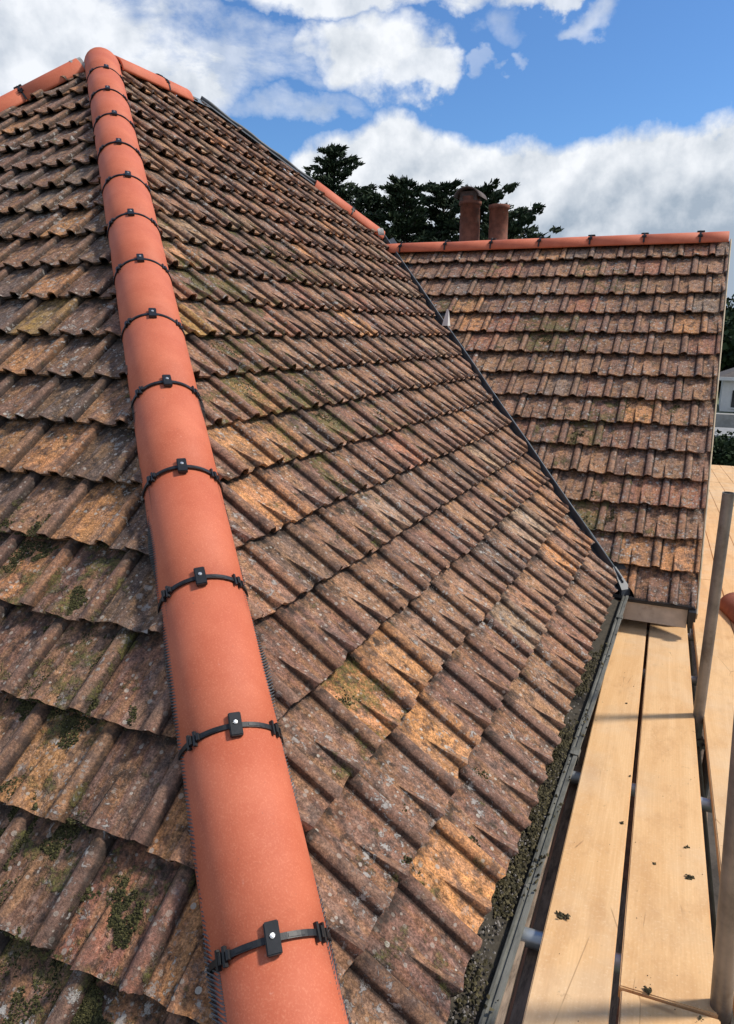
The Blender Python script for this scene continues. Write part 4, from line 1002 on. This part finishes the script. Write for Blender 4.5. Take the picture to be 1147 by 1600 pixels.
hz = wpos(1125, 640, 45)
def simple_house(x, y, z0, wx, wy, hh, rf, lab, roofc, wallm=RENDER, nw=4):
    root = empty('distant_house', lab, 'house', (x, y, z0)); b_ = MB(); b_.box((x, y, z0), (x + wx, y + wy, z0 + hh)); child(b_.build('wall', wallm), root)
    b_ = MB(); e = .35; b_.add([(x - e, y - e, z0 + hh + .12), (x + wx + e, y - e, z0 + hh + .12), (x + wx + e, y + wy + e, z0 + hh + .12), (x - e, y + wy + e, z0 + hh + .12), (x + wx * .3, y + wy / 2, z0 + hh + rf), (x + wx * .7, y + wy / 2, z0 + hh + rf)],
        [(0, 1, 5, 4), (1, 2, 5), (2, 3, 4, 5), (3, 0, 4), (3, 2, 1, 0)]); child(b_.build('roof', roofc), root)
    b_ = MB(); b_.box((x - e, y - e - .08, z0 + hh), (x + wx + e, y - e, z0 + hh + .18)); child(b_.build('gutter', RENDER), root)
    for i in range(nw):
        wx0 = x + .55 + i * (wx - .8) / nw
        f_ = MB(); f_.box((wx0, y - .05, z0 + hh - 1.5), (wx0 + .55, y - .003, z0 + hh - .55)); fo = f_.build('window', GLASS); child(fo, root)
        q = MB(); q.box((wx0 + .255, y - .07, z0 + hh - 1.5), (wx0 + .295, y - .052, z0 + hh - .55)); q.box((wx0 - .05, y - .08, z0 + hh - 1.57), (wx0 + .6, y - .052, z0 + hh - 1.505)); sb_ = q.build('window_frame', RENDER); child(sb_, root)
GLASS = plain('dark_window_glass', (.015, .018, .02), .1, .1, 3, spec=.6)
GREYROOF = plain('grey_brown_roof', (.10, .085, .075), .85, .25, 4)
simple_house(1.25, 44, -2.72, 7, 5, 1.75, 1.2, 'distant white rendered house with low brown hipped roof at the right edge', GREYROOF)
bk = MB(); bk.box((-3, 43.0, GZ - .2), (14, 52, -2.75)); tag(bk.build('raised_bank', plain('bank_grass', (.10, .12, .06), .95, .35, 1.2)), kind='structure')
wl_ = MB(); wl_.box((-3, 42.2, GZ), (14, 42.95, -2.70)); tag(wl_.build('garden_wall', plain('pale_block_wall', (.34, .33, .30), .9, .2, 3)), 'low pale block wall below the white house', 'wall')
simple_house(.9, 38, GZ, 6, 3.0, 1.55, .35, 'low green outbuilding with a white framed window below the white house', plain('flat_grey_roof', (.30, .30, .29), .8, .15, 3), plain('green_cladding', (.055, .075, .040), .85, .2, 3), 3)
# white van
van = empty('parked_van', 'white van parked beyond the far end of the deck at the right edge', 'van', (1.75, 32, GZ))
b_ = MB(); vx, vy = 1.95, 32
b_.add([(vx, vy, GZ + .35), (vx + 4.6, vy, GZ + .35), (vx + 4.6, vy, GZ + 1.1), (vx + 3.9, vy + .05, GZ + 1.25), (vx + 3.2, vy + .12, GZ + 1.95), (vx + .1, vy + .12, GZ + 1.95), (vx, vy, GZ + 1.2),
        (vx, vy + 1.8, GZ + .35), (vx + 4.6, vy + 1.8, GZ + .35), (vx + 4.6, vy + 1.8, GZ + 1.1), (vx + 3.9, vy + 1.75, GZ + 1.25), (vx + 3.2, vy + 1.68, GZ + 1.95), (vx + .1, vy + 1.68, GZ + 1.95), (vx, vy + 1.8, GZ + 1.2)],
       [tuple(range(7)), tuple(reversed(range(7, 14)))] + [(i, i + 7, (i + 1) % 7 + 7, (i + 1) % 7) for i in range(7)])
bo = bevel(b_.build('body', plain('white_car_paint', (.75, .75, .75), .25, .03, 2, spec=.6)), .05, 2); child(bo, van)
b_ = MB(); b_.box((vx + .5, vy - .01, GZ + 1.28), (vx + 1.5, vy + .06, GZ + 1.75)); b_.box((vx + 1.65, vy - .01, GZ + 1.28), (vx + 2.9, vy + .06, GZ + 1.75)); child(b_.build('window', GLASS), van)
for wx_ in (.8, 3.7):
    b_ = MB(); b_.tube((vx + wx_, vy - .02, GZ + .33), (vx + wx_, vy + .2, GZ + .33), .33, n=20); child(b_.build('wheel', BLACK), van)
hd_ = [(0.5, 35.5, 1.9), (1.2, 36, 1.6), (2.6, 35.8, 1.7)]
for i, (x, y, h) in enumerate(hd_):
    bush(x, y, GZ, h, 1.8, ['dark hedge bush nearest the wing gable beyond the deck', 'dark bush in front of the green outbuilding', 'dark bush behind the white van'][i], 90 + i, None, 'bush', 'bushes in the far garden', 'garden_bush')
